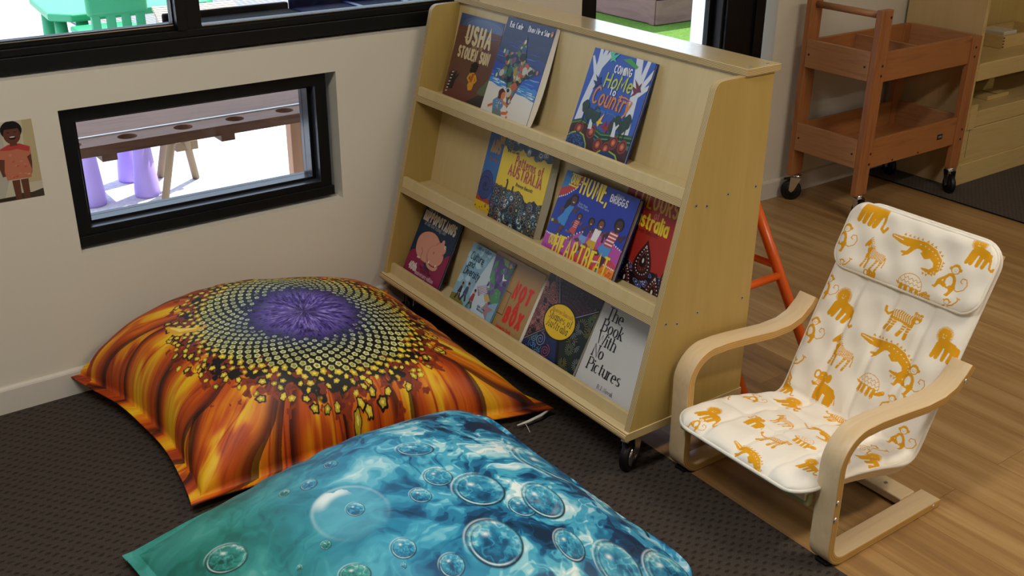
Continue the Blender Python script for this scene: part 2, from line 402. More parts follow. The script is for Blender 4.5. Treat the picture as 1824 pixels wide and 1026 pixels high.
b = MB(); b.box((x0+.03, y0-.012, .24), (x0+.075, y0, .60), M_sleeper); b.box((x0-.012, y0+.02, .0), (x0, y0+.08, .60), M_sleeper); b.build('corner_batten', pl, .003)
b = MB(); b.box((x0+.1, y0+.1, .3), (x1-.1, y1-.1, .55), mat('potting_soil', '#3A2A20', .95, .1)); b.build('soil', pl)

# slatted timber bench table hard against the low window
M_tab = wood('weathered_brown_table', '#6C4838', '#7E5846', (3, 40, 40), .6, .3, c3='#5A3C30')
tb = thing('outdoor_table', (1.2, .7, 0), 'brown timber outdoor table with round holes, outside the low window', 'table')
def plank_holes(name, x0, x1, y0, y1, z0, z1, holes, r):
    """a board with round through-holes: quads around each hole"""
    b = MB(); N = 24; xs = [x0]+[(a[0]+c[0])/2 for a, c in zip(holes, holes[1:])]+[x1]
    for k, (hx, hy) in enumerate(holes):
        a, c = xs[k], xs[k+1]
        def edge(th):
            dx, dy = math.cos(th), math.sin(th); s = 1e9
            if dx > 1e-9: s = min(s, (c-hx)/dx)
            if dx < -1e-9: s = min(s, (a-hx)/dx)
            if dy > 1e-9: s = min(s, (y1-hy)/dy)
            if dy < -1e-9: s = min(s, (y0-hy)/dy)
            return (hx+dx*s, hy+dy*s)
        ths = sorted([2*PI*i/N for i in range(N)]+[math.atan2(yy-hy, xx-hx) % (2*PI) for xx in (a, c) for yy in (y0, y1)])
        M = len(ths)
        for i in range(M):
            t0, t1 = ths[i], ths[(i+1) % M]
            e0, e1 = edge(t0), edge(t1); i0 = (hx+r*math.cos(t0), hy+r*math.sin(t0)); i1 = (hx+r*math.cos(t1), hy+r*math.sin(t1))
            for z in (z0, z1): b.add([(*e0, z), (*e1, z), (*i1, z), (*i0, z)], [(0,1,2,3)], M_tab)
            b.add([(*i0, z0), (*i1, z0), (*i1, z1), (*i0, z1)], [(0,1,2,3)], M_tab)
    for (p, q) in (((x0,y0),(x1,y0)), ((x1,y0),(x1,y1)), ((x1,y1),(x0,y1)), ((x0,y1),(x0,y0))):
        b.add([(*p, z0), (*q, z0), (*q, z1), (*p, z1)], [(0,1,2,3)], M_tab)
    return b.build(name, tb)
plank_holes('table_board', .45, 1.85, .472, .576, .556, .59, [(.80, .527), (.98, .527), (1.17, .53), (1.355, .53), (1.545, .535), (1.70, .535)], .032)
b = MB(); b.box((.45, .590, .556), (1.85, .80, .59), M_tab); b.build('table_board', tb, .002)
b = MB(); b.box((.45, .808, .556), (1.85, 1.03, .59), M_tab); b.build('table_board', tb, .002)
for xx in (.90, 1.305): b = MB(); b.box((xx-.02, .49, .528), (xx+.03, 1.0, .556), M_tab); b.build('batten', tb, .002)
b = MB(); b.box((.45, .577, .572), (1.85, .588, .5935), mat('lit_edge_white', '#E4E4E8', .5, .4)); b.build('lit_edge_strip', tb)  # white strip paints the light caught on a plank edge
for (xx, yy) in ((1.735, .52), (1.735, .92), (.50, .52), (.50, .92)):
    b = MB(); b.box((xx, yy, -.005), (xx+.045, yy+.05, .556), wood('pale_brown_post', '#B58A6C', '#C0977A', (30, 30, 3), .6, .3)); b.box((xx+.047, yy, -.005), (xx+.075, yy+.05, .556), wood('orange_brown_post', '#A06A48', '#B07854', (30, 30, 3), .6, .3)); b.build('leg', tb, .003)
# lilac stool with four cone legs
M_lilac = mat('lilac_plastic', '#B49BE6', .45, .4)
st = thing('lilac_stool', (1.23, 1.74, 0), 'lilac plastic stool with four fat cone legs, outside under the brown table', 'stool')
b = MB(); b.box((1.03, 1.55, .36), (1.42, 1.94, .41), M_lilac); b.build('seat', st, .02, 3)
for (xx, yy) in ((1.340, 1.62), (1.107, 1.63), (1.345, 1.87), (1.10, 1.87)):
    b = MB(); b.lathe((xx, yy, -.005), (0, 0, 1), [(0.001, 0), (.052, .0), (.056, .012), (.055, .03), (.026, .368), (.001, .368)], M_lilac); b.build('leg', st)
# thin folding timber stand beside it
M_stick = mat('grey_brown_stick', '#8A765E', .7, .2)
sd_ = thing('folding_stand', (1.42, 1.62, 0), 'thin crossed-leg timber stand outside, right of the lilac stool', 'stand')
for p, q in (((1.365, 1.47, 0), (1.50, 1.48, .55)), ((1.60, 1.72, 0), (1.46, 1.50, .55)), ((1.47, 1.83, 0), (1.50, 1.56, .55))):
    b = MB(); d = Vector(q)-Vector(p); b.tube([p, q], .017, M_stick, 8); b.build('leg', sd_)
b = MB(); b.box((1.50, 1.64, .16), (1.60, 1.67, .20), M_stick); b.build('brace', sd_)
b = MB(); b.box((1.45, 1.46, .545), (1.58, 1.60, .57), M_stick); b.build('top_bar', sd_)
# green plastic table, chair and slatted crate
M_green = mat('green_plastic', '#2F9468', .4, .4); M_greentop = M_green
gt = thing('green_table', (1.9, 3.75, 0), 'mint green plastic play table outside, far left through the upper window', 'table')
b = MB(); cs = [(1.5, 3.56, ), (1.56, 3.50)]
b.prism([(1.50, 3.62), (1.60, 3.51), (2.42, 3.55), (2.50, 3.65), (2.48, 4.20), (1.55, 4.25)], 'z', .435, .48, M_green); b.build('table_top', gt, .012, 3)
for (xx, yy) in ((1.575, 3.66), (1.68, 3.60), (2.40, 3.63), (1.62, 4.15), (2.38, 4.12)):
    b = MB(); b.lathe((xx, yy, -.005), (0, 0, 1), [(.001, 0), (.045, 0), (.05, .02), (.034, .435), (.001, .435)], M_green); b.build('leg', gt)
gc = thing('green_chair', (1.75, 3.25, 0), 'mint green plastic child chair with slatted back, outside against the green table', 'chair')
b = MB(); b.box((1.58, 3.28, .385), (1.93, 3.50, .42), M_green); b.build('seat', gc, .015, 3)
b = MB(); b.box((1.62, 3.225, .50), (1.96, 3.275, .78), M_green); b.build('backrest', gc, .03, 4)
for xx in (1.665, 1.75, 1.835, 1.915): b = MB(); b.box((xx-.024, 3.235, .40), (xx+.024, 3.268, .52), M_green); b.build('back_slat', gc, .006)
for (xx, yy) in ((1.62, 3.31), (1.88, 3.31), (1.62, 3.465), (1.88, 3.465)):
    b = MB(); b.lathe((xx, yy, -.005), (0, 0, 1), [(.001, 0), (.03, 0), (.034, .01), (.026, .395), (.001, .395)], M_green); b.build('leg', gc)
M_crate = wood('bleached_crate_timber', '#B9A796', '#C9B9AA', (20, 4, 4), .7, .2)
cr = thing('slatted_crate', (1.98, 2.95, 0), 'bleached timber crate with slotted top, outside right of the green chair', 'crate')
b = MB(); b.prism([(1.90, 2.83), (2.34, 2.76), (2.49, 3.34), (2.05, 3.41)], 'z', -.005, .475, M_crate); b.build('body', cr, .006)
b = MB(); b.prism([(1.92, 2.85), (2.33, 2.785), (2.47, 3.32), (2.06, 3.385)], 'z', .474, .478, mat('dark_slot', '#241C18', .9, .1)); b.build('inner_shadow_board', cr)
b = MB()
for k in range(9):
    f0, f1 = k/9, (k+.62)/9; L = lambda f: (1.885+.15*f, 2.825+.59*f); Rr = lambda f: (2.355+.15*f, 2.75+.59*f)
    b.prism([L(f0), Rr(f0), Rr(f1), L(f1)], 'z', .4785, .503, M_crate)
b.build('slatted_top', cr, .004)
# added navy box imitates a pane reflection; door mat lies beyond the right-hand pane
bx = thing('pane_reflection_box', (1.7, .33, .86), 'dark navy box added outside in place of a reflection in the right sliding pane', 'planter')
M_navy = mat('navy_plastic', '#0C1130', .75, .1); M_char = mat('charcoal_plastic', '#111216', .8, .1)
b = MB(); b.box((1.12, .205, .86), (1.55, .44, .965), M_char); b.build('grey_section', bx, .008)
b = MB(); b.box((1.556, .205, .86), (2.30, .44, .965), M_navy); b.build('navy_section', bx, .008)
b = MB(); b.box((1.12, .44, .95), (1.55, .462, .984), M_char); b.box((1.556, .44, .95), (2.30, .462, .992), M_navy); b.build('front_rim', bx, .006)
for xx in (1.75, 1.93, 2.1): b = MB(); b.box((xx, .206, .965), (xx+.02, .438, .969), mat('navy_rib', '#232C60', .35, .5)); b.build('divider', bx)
mt = thing('slatted_mat', (2.9, 5.3, 0), 'grey ribbed outdoor mat lying on the pale patio beyond the navy box', 'mat')
b = MB(); b.box((2.2, 4.4, -.005), (5.8, 8.6, .008), mat('mat_backing', '#6E6E72', .9, .1)); b.build('backing', mt)
b = MB()
for k in range(70): b.box((2.2, 4.41+k*.06, .008), (5.8, 4.41+k*.06+.03, .02), mat('mat_rib', '#A8A8AC', .9, .1))
b.build('ribs', mt)

# ================================================================== BOOK DISPLAY
YN, YF = -1.286, -.040           # outer faces of the two end panels
def xfront(z): return 1.602+(z-.15)*.2368
def xback(z): return 1.788+.2265*(z-.446)
bk = thing('book_display', (1.8, -.66, 0), 'birch plywood sloping three-tier book display on castors, end-on to the window wall', 'bookcase')
def end_panel(y0, y1):
    b = MB(); prof = [(xfront(.150), .150)]
    c = (1.834, .992); prof += arc(c[0]-.0, c[1], .028, 167, 95, 6)
    prof += [(1.90, 1.0205), (2.006, 1.0205), (2.006, .150)]
    n = len(prof); ms = [M_plyy]*n
    b.prism(prof, 'y', y0, y1, M_birchv, ms); return b.build('end_panel', bk)
end_panel(YN, YN+.018); end_panel(YF-.018, YF)
b = MB(); b.box((1.906, YN-.006, 1.0205), (2.021, YF+.004, 1.0385), M_plyz, mats={'top': M_birchtop, 'bottom': M_birch}); b.build('top_board', bk, .0012)
b = MB(); pr = [(1.602, .150)]+arc(1.597, .139, .0112, 90, 270, 8)+[(1.602, .1275), (2.010, .1275), (2.010, .150)]
b.prism(pr, 'y', YN-.003, YF+.002, M_plyz, [M_plyz]*len(pr)); o = b.build('base_board', bk)
yi0, yi1 = YN+.018, YF-.018
b = MB(); b.prism([(xback(.150), .150), (xback(1.020), 1.020), (xback(1.020)+.009, 1.020), (xback(.150)+.009, .150)], 'y', yi0, yi1, M_birch, M_birch); b.build('back_panel', bk)
b = MB(); b.box((1.955, yi0, .150), (1.964, yi1, 1.02), M_birchv); b.build('rear_panel', bk)
for z0, lip in ((.724, .768), (.428, .478)):
    b = MB(); zt = z0+.018
    b.prism([(xfront(z0)+.002, z0), (xback(z0)-.001, z0), (xback(zt)-.001, zt), (xfront(zt)+.002, zt)], 'y', yi0, yi1, M_plyz, [M_birch, M_birch, M_birch, M_plyz]); b.build('shelf', bk)
for zt, lip in ((.742, .7685), (.446, .4785), (.150, .183)):
    b = MB(); e = 0 if zt > .2 else .012
    b.prism([(xfront(zt)+.003+e, zt), (xfront(zt)+.015+e, zt), (xfront(lip)+.015+e, lip), (xfront(lip)+.003+e, lip)], 'y', yi0, yi1, M_birch, [M_birch, M_birch, M_plyz if 0 else M_birch, M_birch]); b.build('front_lip', bk, .0015)
def screw_at(x, z):
    b = MB(); b.cyl((x, YN+.0008, z), (x, YN-.0004, z), .0048, M_steel, n=14); b.cyl((x, YN-.0004, z), (x, YN-.0007, z), .0022, M_screwhole, n=8); return b.build('screw', bk)
for x, z in ((1.776,.725), (1.813,.717), (1.884,.733), (1.704,.429), (1.743,.419), (1.813,.431), (1.983,.734), (1.977,.429)): screw_at(x, z)
for x in (1.93, 1.992):
    b = MB(); b.cyl((x, YN+.012, 1.0384), (x, YN+.012, 1.0390), .0045, M_steel, n=12); b.build('screw', bk)
def caster(parent, x, y, top, R, swivel, brake=True, scale=1.0, brake_mat=None, hub_mat=None):
    """twin-disc castor: fork plate, fork cheeks, wheel with hub, brake pedal"""
    c, s = math.cos(swivel), math.sin(swivel)
    L = lambda a, t, z: (x+a*c-t*s, y+a*s+t*c, z)
    ca = thing('caster', (x, y, 0)); ca.parent = parent; ca.location = Vector((x, y, 0))-parent_world(parent)
    off = -.022*scale; wt = .024*scale
    b = MB(); b.lathe(L(off, -wt/2, R), (-s, c, 0), [(.001, 0), (R*.86, 0), (R, wt*.16), (R, wt*.84), (R*.86, wt), (.001, wt)], M_rubber, 32); b.build('wheel', ca)
    b = MB(); b.lathe(L(off, -wt/2-.002, R), (-s, c, 0), [(.001, 0), (R*.62, 0), (R*.66, .0025), (R*.66, wt+.002), (R*.62, wt+.004), (.001, wt+.004)], hub_mat or M_chrome, 24)
    b.cyl(L(off, -wt/2-.008*scale, R), L(off, wt/2+.008*scale, R), .006*scale, M_chrome); b.build('hub', ca)
    b = MB()
    for sg in (-1, 1):
        t0, t1 = sg*(wt/2+.0045*scale), sg*(wt/2+.007*scale)
        q = [(-.030, top-.012), (.014, top-.012), (.010, top-.025), (off/scale+.010, R), (off/scale-.010, R)]
        A = [L(a*scale, t0, z) for a, z in q]; B = [L(a*scale, t1, z) for a, z in q]; n = 5
        b.add(A+B, [(0,1,2,3,4), (9,8,7,6,5)]+[(i, (i+1) % n, n+(i+1) % n, n+i) for i in range(n)], M_chrome)
    b.add([L(a*scale, t, z) for a, t, z in ((-.03,-wt/2-.007*scale,top-.012),(.014,-wt/2-.007*scale,top-.012),(.014,wt/2+.007*scale,top-.012),(-.03,wt/2+.007*scale,top-.012))], [(0,1,2,3)], M_chrome)
    b.lathe(L(0, 0, top-.013), (0, 0, 1), [(.001, 0), (.017*scale, 0), (.019*scale, .005), (.017*scale, .0125), (.001, .013)], M_chrome, 20)
    b.build('fork', ca)
    if brake:
        b = MB(); q = [(.012, top-.014), (.055, top-.022), (.058, top-.026), (.012, top-.024)]
        A = [L(a*scale*-1, -wt*.45, z) for a, z in q]; B = [L(a*scale*-1, wt*.45, z) for a, z in q]
        b.add(A+B, [(0,1,2,3), (7,6,5,4), (0,1,5,4), (1,2,6,5), (2,3,7,6), (3,0,4,7)], brake_mat or M_chrome); b.build('brake_pedal', ca)
    return ca
caster(bk, 1.672, -1.235, .1275, .044, .35); caster(bk, 1.93, -1.225, .1275, .044, 2.2)
caster(bk, 1.672, -.10, .1275, .044, .9); caster(bk, 1.93, -.10, .1275, .044, 1.6)

# ================================================================== TROLLEY
tr = thing('serving_trolley', (4.0, -.24, 0), 'red-brown timber two-tray trolley on black castors, against the wall', 'trolley')
TX0, TX1, TY0, TY1 = 3.63, 4.36, -.425, -.055
def post(x, y, w_, d_, z0, z1):
    b = MB(); b.box((x, y, z0), (x+w_, y+d_, z1), M_redz, mats={}); return b.build('post', tr, .003)
post(TX0, TY0, .072, .028, .118, .880); post(TX0, TY1-.028, .072, .028, .118, .880)
post(TX1-.06, TY0, .066, .028, .118, .706); post(TX1-.06, TY1-.028, .066, .028, .118, .706)
b = MB(); b.cyl((TX0+.036, TY0+.02, .856), (TX0+.036, TY1-.02, .856), .014, M_redy, n=16); b.build('handle_rail', tr)
for zb, zt in ((.590, .710), (.228, .352)):
    ty = thing('tray', (4.0, -.24, zb)); ty.parent = tr; ty.location = Vector((4.0, -.24, zb))-parent_world(tr)
    b = MB(); b.box((TX0+.072, TY0+.008, zb), (TX1-.06, TY0+.024, zt), M_redx); b.build('long_side', ty, .002)
    b = MB(); b.box((TX0+.072, TY1-.024, zb), (TX1-.06, TY1-.008, zt), M_redx); b.build('long_side', ty, .002)
    b = MB(); b.box((TX0-.003, TY0+.028, zb+.01), (TX0+.013, TY1-.028, zt+.006), M_redy); b.build('short_side', ty, .002)
    b = MB(); b.box((TX1-.018, TY0+.028, zb), (TX1-.002, TY1-.028, zt), M_redy); b.build('short_side', ty, .002)
    b = MB(); b.box((TX0+.013, TY0+.024, zb+.006), (TX1-.018, TY1-.024, zb+.016), M_redx); b.build('tray_floor', ty)
    if zb > .5:
        b = MB(); b.box((3.955, TY0+.024, zb+.016), (3.965, TY1-.024, zt-.008), M_redy); b.build('divider', ty, .001)
M_plug = mat('dark_timber_plug', '#3A2113', .6, .2)
def plug(p, q, r):
    b = MB(); b.cyl(p, q, r, M_plug, n=10); b.build('screw_plug', tr)
for yy in (TY0+.045, TY1-.045):
    for zz in (.655, .295): plug((TX0-.0025, yy, zz), (TX0-.0045, yy, zz), .0045)
for xx in (TX0+.05, TX1-.03):
    for zz in (.62, .66, .25, .295, .85):
        if zz > .8 and xx > 4: continue
        plug((xx+.01*(int(zz*100) % 2), TY0+.001, zz), (xx+.01*(int(zz*100) % 2), TY0-.001, zz), .0055)
for xx in (3.86, 4.04): plug((xx, TY0+.009, .238), (xx, TY0+.007, .238), .0045)
b = MB(); b.box((4.168, TY0+.0065, .272), (4.205, TY0+.0085, .296), mat('dark_badge', '#26262A', .3, .5)); b.box((4.174, TY0+.0055, .280), (4.199, TY0+.0066, .288), mat('badge_print', '#77777A', .4, .5)); b.build('name_plate', tr)
for (xx, yy, sw, br) in ((3.672, -.408, 1.2, 1), (3.672, -.085, -.84, 1), (4.325, -.408, 1.05, 0), (4.325, -.085, 1.2, 0)):
    caster(tr, xx, yy, .118, .045, sw, bool(br), 1.0, M_rubber, M_rubber)

# ================================================================== OPEN CABINET (right edge)
cb = thing('open_cabinet', (5.0, -.2, 0), 'pale timber open shelving cabinet standing on the dark rug beside the trolley', 'cabinet')
CX0, CX1, CY0, CY1 = 4.40, 5.80, -.40, -.016
G = .006
b = MB(); b.box((CX0, CY0, G), (CX0+.022, CY1, 1.25), M_pinev, mats={'front': M_pine}); b.build('side_panel', cb, .0015)
b = MB(); b.box((CX1-.022, CY0, G), (CX1, CY1, 1.25), M_pinev); b.build('side_panel', cb, .0015)
b = MB(); b.box((CX0+.022, CY1-.012, G), (CX1-.022, CY1-.001, 1.25), M_pinedark); b.build('back_panel', cb)
b = MB(); b.box((CX0, CY0, 1.25), (CX1, CY1, 1.275), M_pine); b.build('top_board', cb, .002)
b = MB(); b.box((CX0+.022, CY0+.012, .545), (CX1-.022, CY1-.012, .565), M_pine); b.build('shelf', cb, .001)
b = MB(); b.box((CX0+.022, CY0-.004, .492), (CX1-.022, CY0+.012, .572), M_pine); b.build('shelf_rail', cb, .006, 3)
b = MB(); b.box((CX0+.022, CY0+.012, .325), (CX1-.022, CY1-.012, .343), M_pine); b.build('shelf', cb, .001)
b = MB(); b.box((CX0+.022, CY0, G), (CX1-.022, CY0+.02, .105), M_pine); b.build('plinth', cb, .003)
b = MB(); b.box((CX0+.022, CY0+.006, .105), (CX1-.022, CY0+.02, .268), M_pine); b.build('drawer_front', cb, .003)
b = MB(); b.box((CX0+.024, CY0+.008, .270), (CX1-.024, CY0+.022, .345), M_pine); b.build('fascia', cb, .003)
b = MB(); b.box((CX0+.022, CY0-.004, .270), (CX0+.075, CY0+.008, .385), M_pine); b.build('corner_block', cb, .003)
b = MB(); b.box((CX0+.055, CY0+.0052, .135), (CX0+.0565, CY0+.0062, .262), M_plug); b.build('joint_line', cb)
# things on its shelves
M_dt = mat('dovetail_end_grain', '#5B4220', .6, .2)
tb2 = thing('wooden_tray_box', (5.0, -.2, .565), 'shallow pale wooden box with comb-jointed corner on the upper cabinet shelf', 'box')
bx0, bx1, by0, by1 = 4.83, 5.25, -.26, -.06
for (a, c) in (((bx0, by0, .5655), (bx1, by0+.012, .625)), ((bx0, by1-.012, .5655), (bx1, by1, .625)), ((bx0, by0+.012, .5655), (bx0+.012, by1-.012, .625)), ((bx1-.012, by0+.012, .5655), (bx1, by1-.012, .625))):
    b = MB(); b.box(a, c, M_pine); b.build('side', tb2, .001)
b = MB(); b.box((bx0+.012, by0+.012, .5655), (bx1-.012, by1-.012, .571), M_pine); b.build('bottom', tb2)
b = MB()
for k in range(4): b.box((bx0-.0006, by0-.0006, .570+k*.014), (bx0+.012, by0+.0002, .577+k*.014), M_dt)
b.build('comb_joint', tb2)
b = MB(); b.box((bx0+.05, by0+.03, .571), (bx0+.16, by1-.05, .634), mat('pale_card', '#CFC8B4', .6, .2)); tag(b.build('card_block', bevel=.003), 'pale card block standing in the shallow wooden box on the cabinet shelf', 'block')
b = MB(); b.box((4.72, -.30, .3435), (4.90, -.22, .362), M_pine); b.box((4.80, -.30, .362), (4.806, -.22, .3635), M_dt); tag(b.build('wooden_tray', bevel=.002), 'flat pale wooden piece on the lower cabinet shelf, nearer the trolley', 'board')
b = MB(); b.prism([(4.83, .3435), (4.93, .3435), (4.93, .43), (4.905, .43)], 'y', -.20, -.12, M_pinedark, M_pinedark); tag(b.build('wooden_wedge', bevel=.002), 'brown wooden wedge standing behind the flat piece on the lower cabinet shelf', 'wedge')

# ================================================================== ORANGE TRESTLE behind the book display
ot = thing('metal_trestle', (2.26, -.8, 0), 'orange tubular metal trestle half hidden behind the book display', 'trestle')
b_ = lambda pts, r, nm: (lambda b: (b.tube(pts, r, M_orange, 16), b.build(nm, ot)))(MB())
for xx in (2.42, 2.12):
    b_([(xx, -1.235, .006), (xx, -.80, .675)], .0165, 'leg'); b_([(xx, -.36, .006), (xx, -.79, .675)], .0165, 'leg')
    b_([(xx, -1.03, .321), (xx, -.555, .30)], .011, 'brace')
b_([(2.12, -1.048, .295), (2.42, -1.048, .295)], .0125, 'rung'); b_([(2.12, -.545, .295), (2.42, -.545, .295)], .0125, 'rung')
b_([(2.06, -.795, .69), (2.48, -.795, .69)], .018, 'top_bar')
for xx in (2.42, 2.12):
    for yy in (-1.237, -.358):
        b = MB(); b.cyl((xx, yy, 0), (xx, yy, .02), .02, M_rubber); b.build('foot', ot)

# ================================================================== GRID SURFACES WITH PRINTED CLOTH
def grid_mesh(name, P, mats, rgb=None, parent=None, closed_v=False):
    ny, nx, _ = P.shape
    off = np.array(parent_world(parent)) if parent else np.zeros(3)
    co = (P.reshape(-1, 3)-off).astype(np.float32)
    idx = np.arange(ny*nx).reshape(ny, nx)
    if closed_v: r0, r1 = idx, np.roll(idx, -1, 0)
    else: r0, r1 = idx[:-1], idx[1:]
    q = np.stack([r0[:, :-1], r0[:, 1:], r1[:, 1:], r1[:, :-1]], -1).reshape(-1, 4)
    me = bpy.data.meshes.new(name); nf = len(q)
    me.vertices.add(len(co)); me.vertices.foreach_set('co', co.ravel())
    me.loops.add(nf*4); me.loops.foreach_set('vertex_index', q.ravel().astype(np.int32))
    me.polygons.add(nf); me.polygons.foreach_set('loop_start', np.arange(0, nf*4, 4, dtype=np.int32))
    me.polygons.foreach_set('use_smooth', np.ones(nf, bool))
    for m in mats: me.materials.append(m)
    if rgb is not None:
        a = me.color_attributes.new('print', 'FLOAT_COLOR', 'POINT')
        c = np.ones((len(co), 4), np.float32); c[:, :3] = rgb.reshape(-1, 3); a.data.foreach_set('color', c.ravel())
    me.update(calc_edges=True); me.validate()
    o = bpy.data.objects.new(name, me); COL.objects.link(o)
    if parent: o.parent = parent
    return o
def print_material(name, rough=.75, spec=.25, weave=900, sheen=0.0):
    m = mat(name, (.8, .8, .8), rough, spec); t = NT(m)
    at = t.n('Attribute', attribute_name='print'); t.l(at.outputs['Color'], t.b.inputs['Base Color'])
    t.bump(t.noise(t.coord(), weave, 2), .12, .0006)
    t.b.inputs['Sheen Weight'].default_value = sheen
    return m
def srgb(h): return np.array(hexc(h), np.float32)
def sstep(a, b, x): return np.clip((x-a)/(b-a+1e-9), 0, 1)**2*(3-2*np.clip((x-a)/(b-a+1e-9), 0, 1))
def vnoise(x, y, seed=0):
    """value noise, any-shape numpy arrays, 0..1"""
    r = np.random.RandomState(seed).rand(256, 256).astype(np.float32)
    xi = np.floor(x).astype(int); yi = np.floor(y).astype(int); fx = x-xi; fy = y-yi
    fx = fx*fx*(3-2*fx); fy = fy*fy*(3-2*fy)
    g = lambda a, b: r[a & 255, b & 255]
    return (g(xi, yi)*(1-fx)+g(xi+1, yi)*fx)*(1-fy)+(g(xi, yi+1)*(1-fx)+g(xi+1, yi+1)*fx)*fy
def fbm(x, y, seed=0, o=4):
    s = 0; a = .5; n = 0
    for k in range(o): s = s+a*vnoise(x*2**k, y*2**k, seed+k); n += a; a *= .5
    return s/n
class Cloth:
    """paints flat colours into a grid whose vertices have cloth coordinates X, Y (metres)"""
    def __init__(s, X, Y, base):
        s.X = X; s.Y = Y; s.C = np.empty(X.shape+(3,), np.float32); s.C[:] = base
    def win(s, x0, x1, y0, y1):
        return (s.X >= x0) & (s.X <= x1) & (s.Y >= y0) & (s.Y <= y1)
    def put(s, m, c): s.C[m] = c
    def poly(s, pts, c):
        p = np.array(pts, float); w_ = s.win(p[:, 0].min(), p[:, 0].max(), p[:, 1].min(), p[:, 1].max())
        if not w_.any(): return
        x = s.X[w_]; y = s.Y[w_]; ins = np.zeros(x.shape, bool); n = len(p)
        for i in range(n):
            x0, y0 = p[i]; x1, y1 = p[(i+1) % n]
            if y0 == y1: continue
            cr = ((y0 > y) != (y1 > y)) & (x < (x1-x0)*(y-y0)/(y1-y0)+x0); ins ^= cr
        k = np.zeros(s.X.shape, bool); k[w_] = ins; s.put(k, c)
    def ell(s, cx, cy, rx, ry, c, rot=0):
        R = max(rx, ry); w_ = s.win(cx-R, cx+R, cy-R, cy+R)
        if not w_.any(): return
        dx = s.X[w_]-cx; dy = s.Y[w_]-cy; a, b = math.cos(rot), math.sin(rot)
        u = (dx*a+dy*b)/rx; v = (-dx*b+dy*a)/ry
        k = np.zeros(s.X.shape, bool); k[w_] = u*u+v*v < 1; s.put(k, c)
    def line(s, pts, r, c):
        for i, ((x0, y0), (x1, y1)) in enumerate(zip(pts, pts[1:])):
            r0 = r if not isinstance(r, (list, tuple)) else r[i]; r1 = r if not isinstance(r, (list, tuple)) else r[i+1]; R = max(r0, r1)
            w_ = s.win(min(x0, x1)-R, max(x0, x1)+R, min(y0, y1)-R, max(y0, y1)+R)
            if not w_.any(): continue
            x = s.X[w_]-x0; y = s.Y[w_]-y0; dx, dy = x1-x0, y1-y0; L = dx*dx+dy*dy+1e-12
            t_ = np.clip((x*dx+y*dy)/L, 0, 1); d = np.hypot(x-t_*dx, y-t_*dy)
            k = np.zeros(s.X.shape, bool); k[w_] = d < r0+(r1-r0)*t_; s.put(k, c)

# ================================================================== CHILD ARMCHAIR
#CHAIRSURF
CH_YC, CH_HW = -1.566, .207
CH_PTS = [(1.674,.202),(1.710,.210),(1.77,.208),(1.86,.197),(1.96,.174),(2.035,.152),(2.080,.146),(2.108,.168),(2.140,.238),(2.190,.344),(2.245,.456),(2.295,.560),(2.338,.648)]
def catmull(pts, n=16):
    p = [np.array(q, float) for q in pts]; p = [2*p[0]-p[1]]+p+[2*p[-1]-p[-2]]; out = []
    for i in range(1, len(p)-2):
        for k in range(n):
            t_ = k/n; a, b, c, d = p[i-1], p[i], p[i+1], p[i+2]
            out.append(.5*(2*b+(c-a)*t_+(2*a-5*b+4*c-d)*t_**2+(3*b-a-3*c+d)*t_**3))
    out.append(p[-2]); return np.array(out)
CH_C = catmull(CH_PTS)
CH_S = np.concatenate([[0], np.cumsum(np.hypot(*np.diff(CH_C, axis=0).T))]); CH_L = CH_S[-1]
def ch_line(s):
    e = .006
    f = lambda q: np.stack([np.interp(q, CH_S, CH_C[:, 0]), np.interp(q, CH_S, CH_C[:, 1])], -1)
    p = f(s); s0 = np.clip(s-e, 0, CH_L); s1 = np.clip(s+e, 0, CH_L); d = f(s1)-f(s0); d = d/np.linalg.norm(d, axis=-1, keepdims=True)
    return p, np.stack([-d[..., 1], d[..., 0]], -1)
def ch_half(s, L0, L1, hw, r):
    d = np.minimum(s-L0, L1-s); k = np.clip(r-d, 0, r)
    return hw-r+np.sqrt(np.maximum(r*r-k*k, 0))
def ch_surface(ns, nt, side, L0=0, L1=None, hw=CH_HW, r=.06, lift=0.0, puff=.016, quilt=.006):
    L1 = CH_L if L1 is None else L1
    sv = np.linspace(L0, L1, ns)
    # concentrate samples at the round ends
    S, T = np.meshgrid(sv, np.linspace(-1, 1, nt), indexing='ij')
    H = ch_half(S, L0, L1, hw, r); Y = T*H
    p, n = ch_line(S)
    ed = np.minimum(np.minimum(S-L0, L1-S), H-np.abs(Y)+1e-6); f = np.sqrt(np.clip(1-(1-np.clip(ed/.028, 0, 1))**2, 0, 1))
    q = np.zeros_like(S)
    for tt in (-.5, 0, .5): q = q+np.exp(-((Y/hw-tt)/.045)**2)
    for ss in (.16, .30, .44): q = q+.75*np.exp(-((S-ss)/.012)**2)*(S < .5)
    wob = .003*(np.sin(S*61+Y*23)*np.sin(Y*47-S*13))
    h = lift+side*f*(puff+(wob-quilt*np.clip(q, 0, 1))*(1 if side > 0 else 0))
    P = np.stack([p[..., 0]+n[..., 0]*h, CH_YC-Y, p[..., 1]+n[..., 1]*h], -1)
    return S, Y+CH_HW, P          # cloth coordinates: S up the chair, second runs left to right
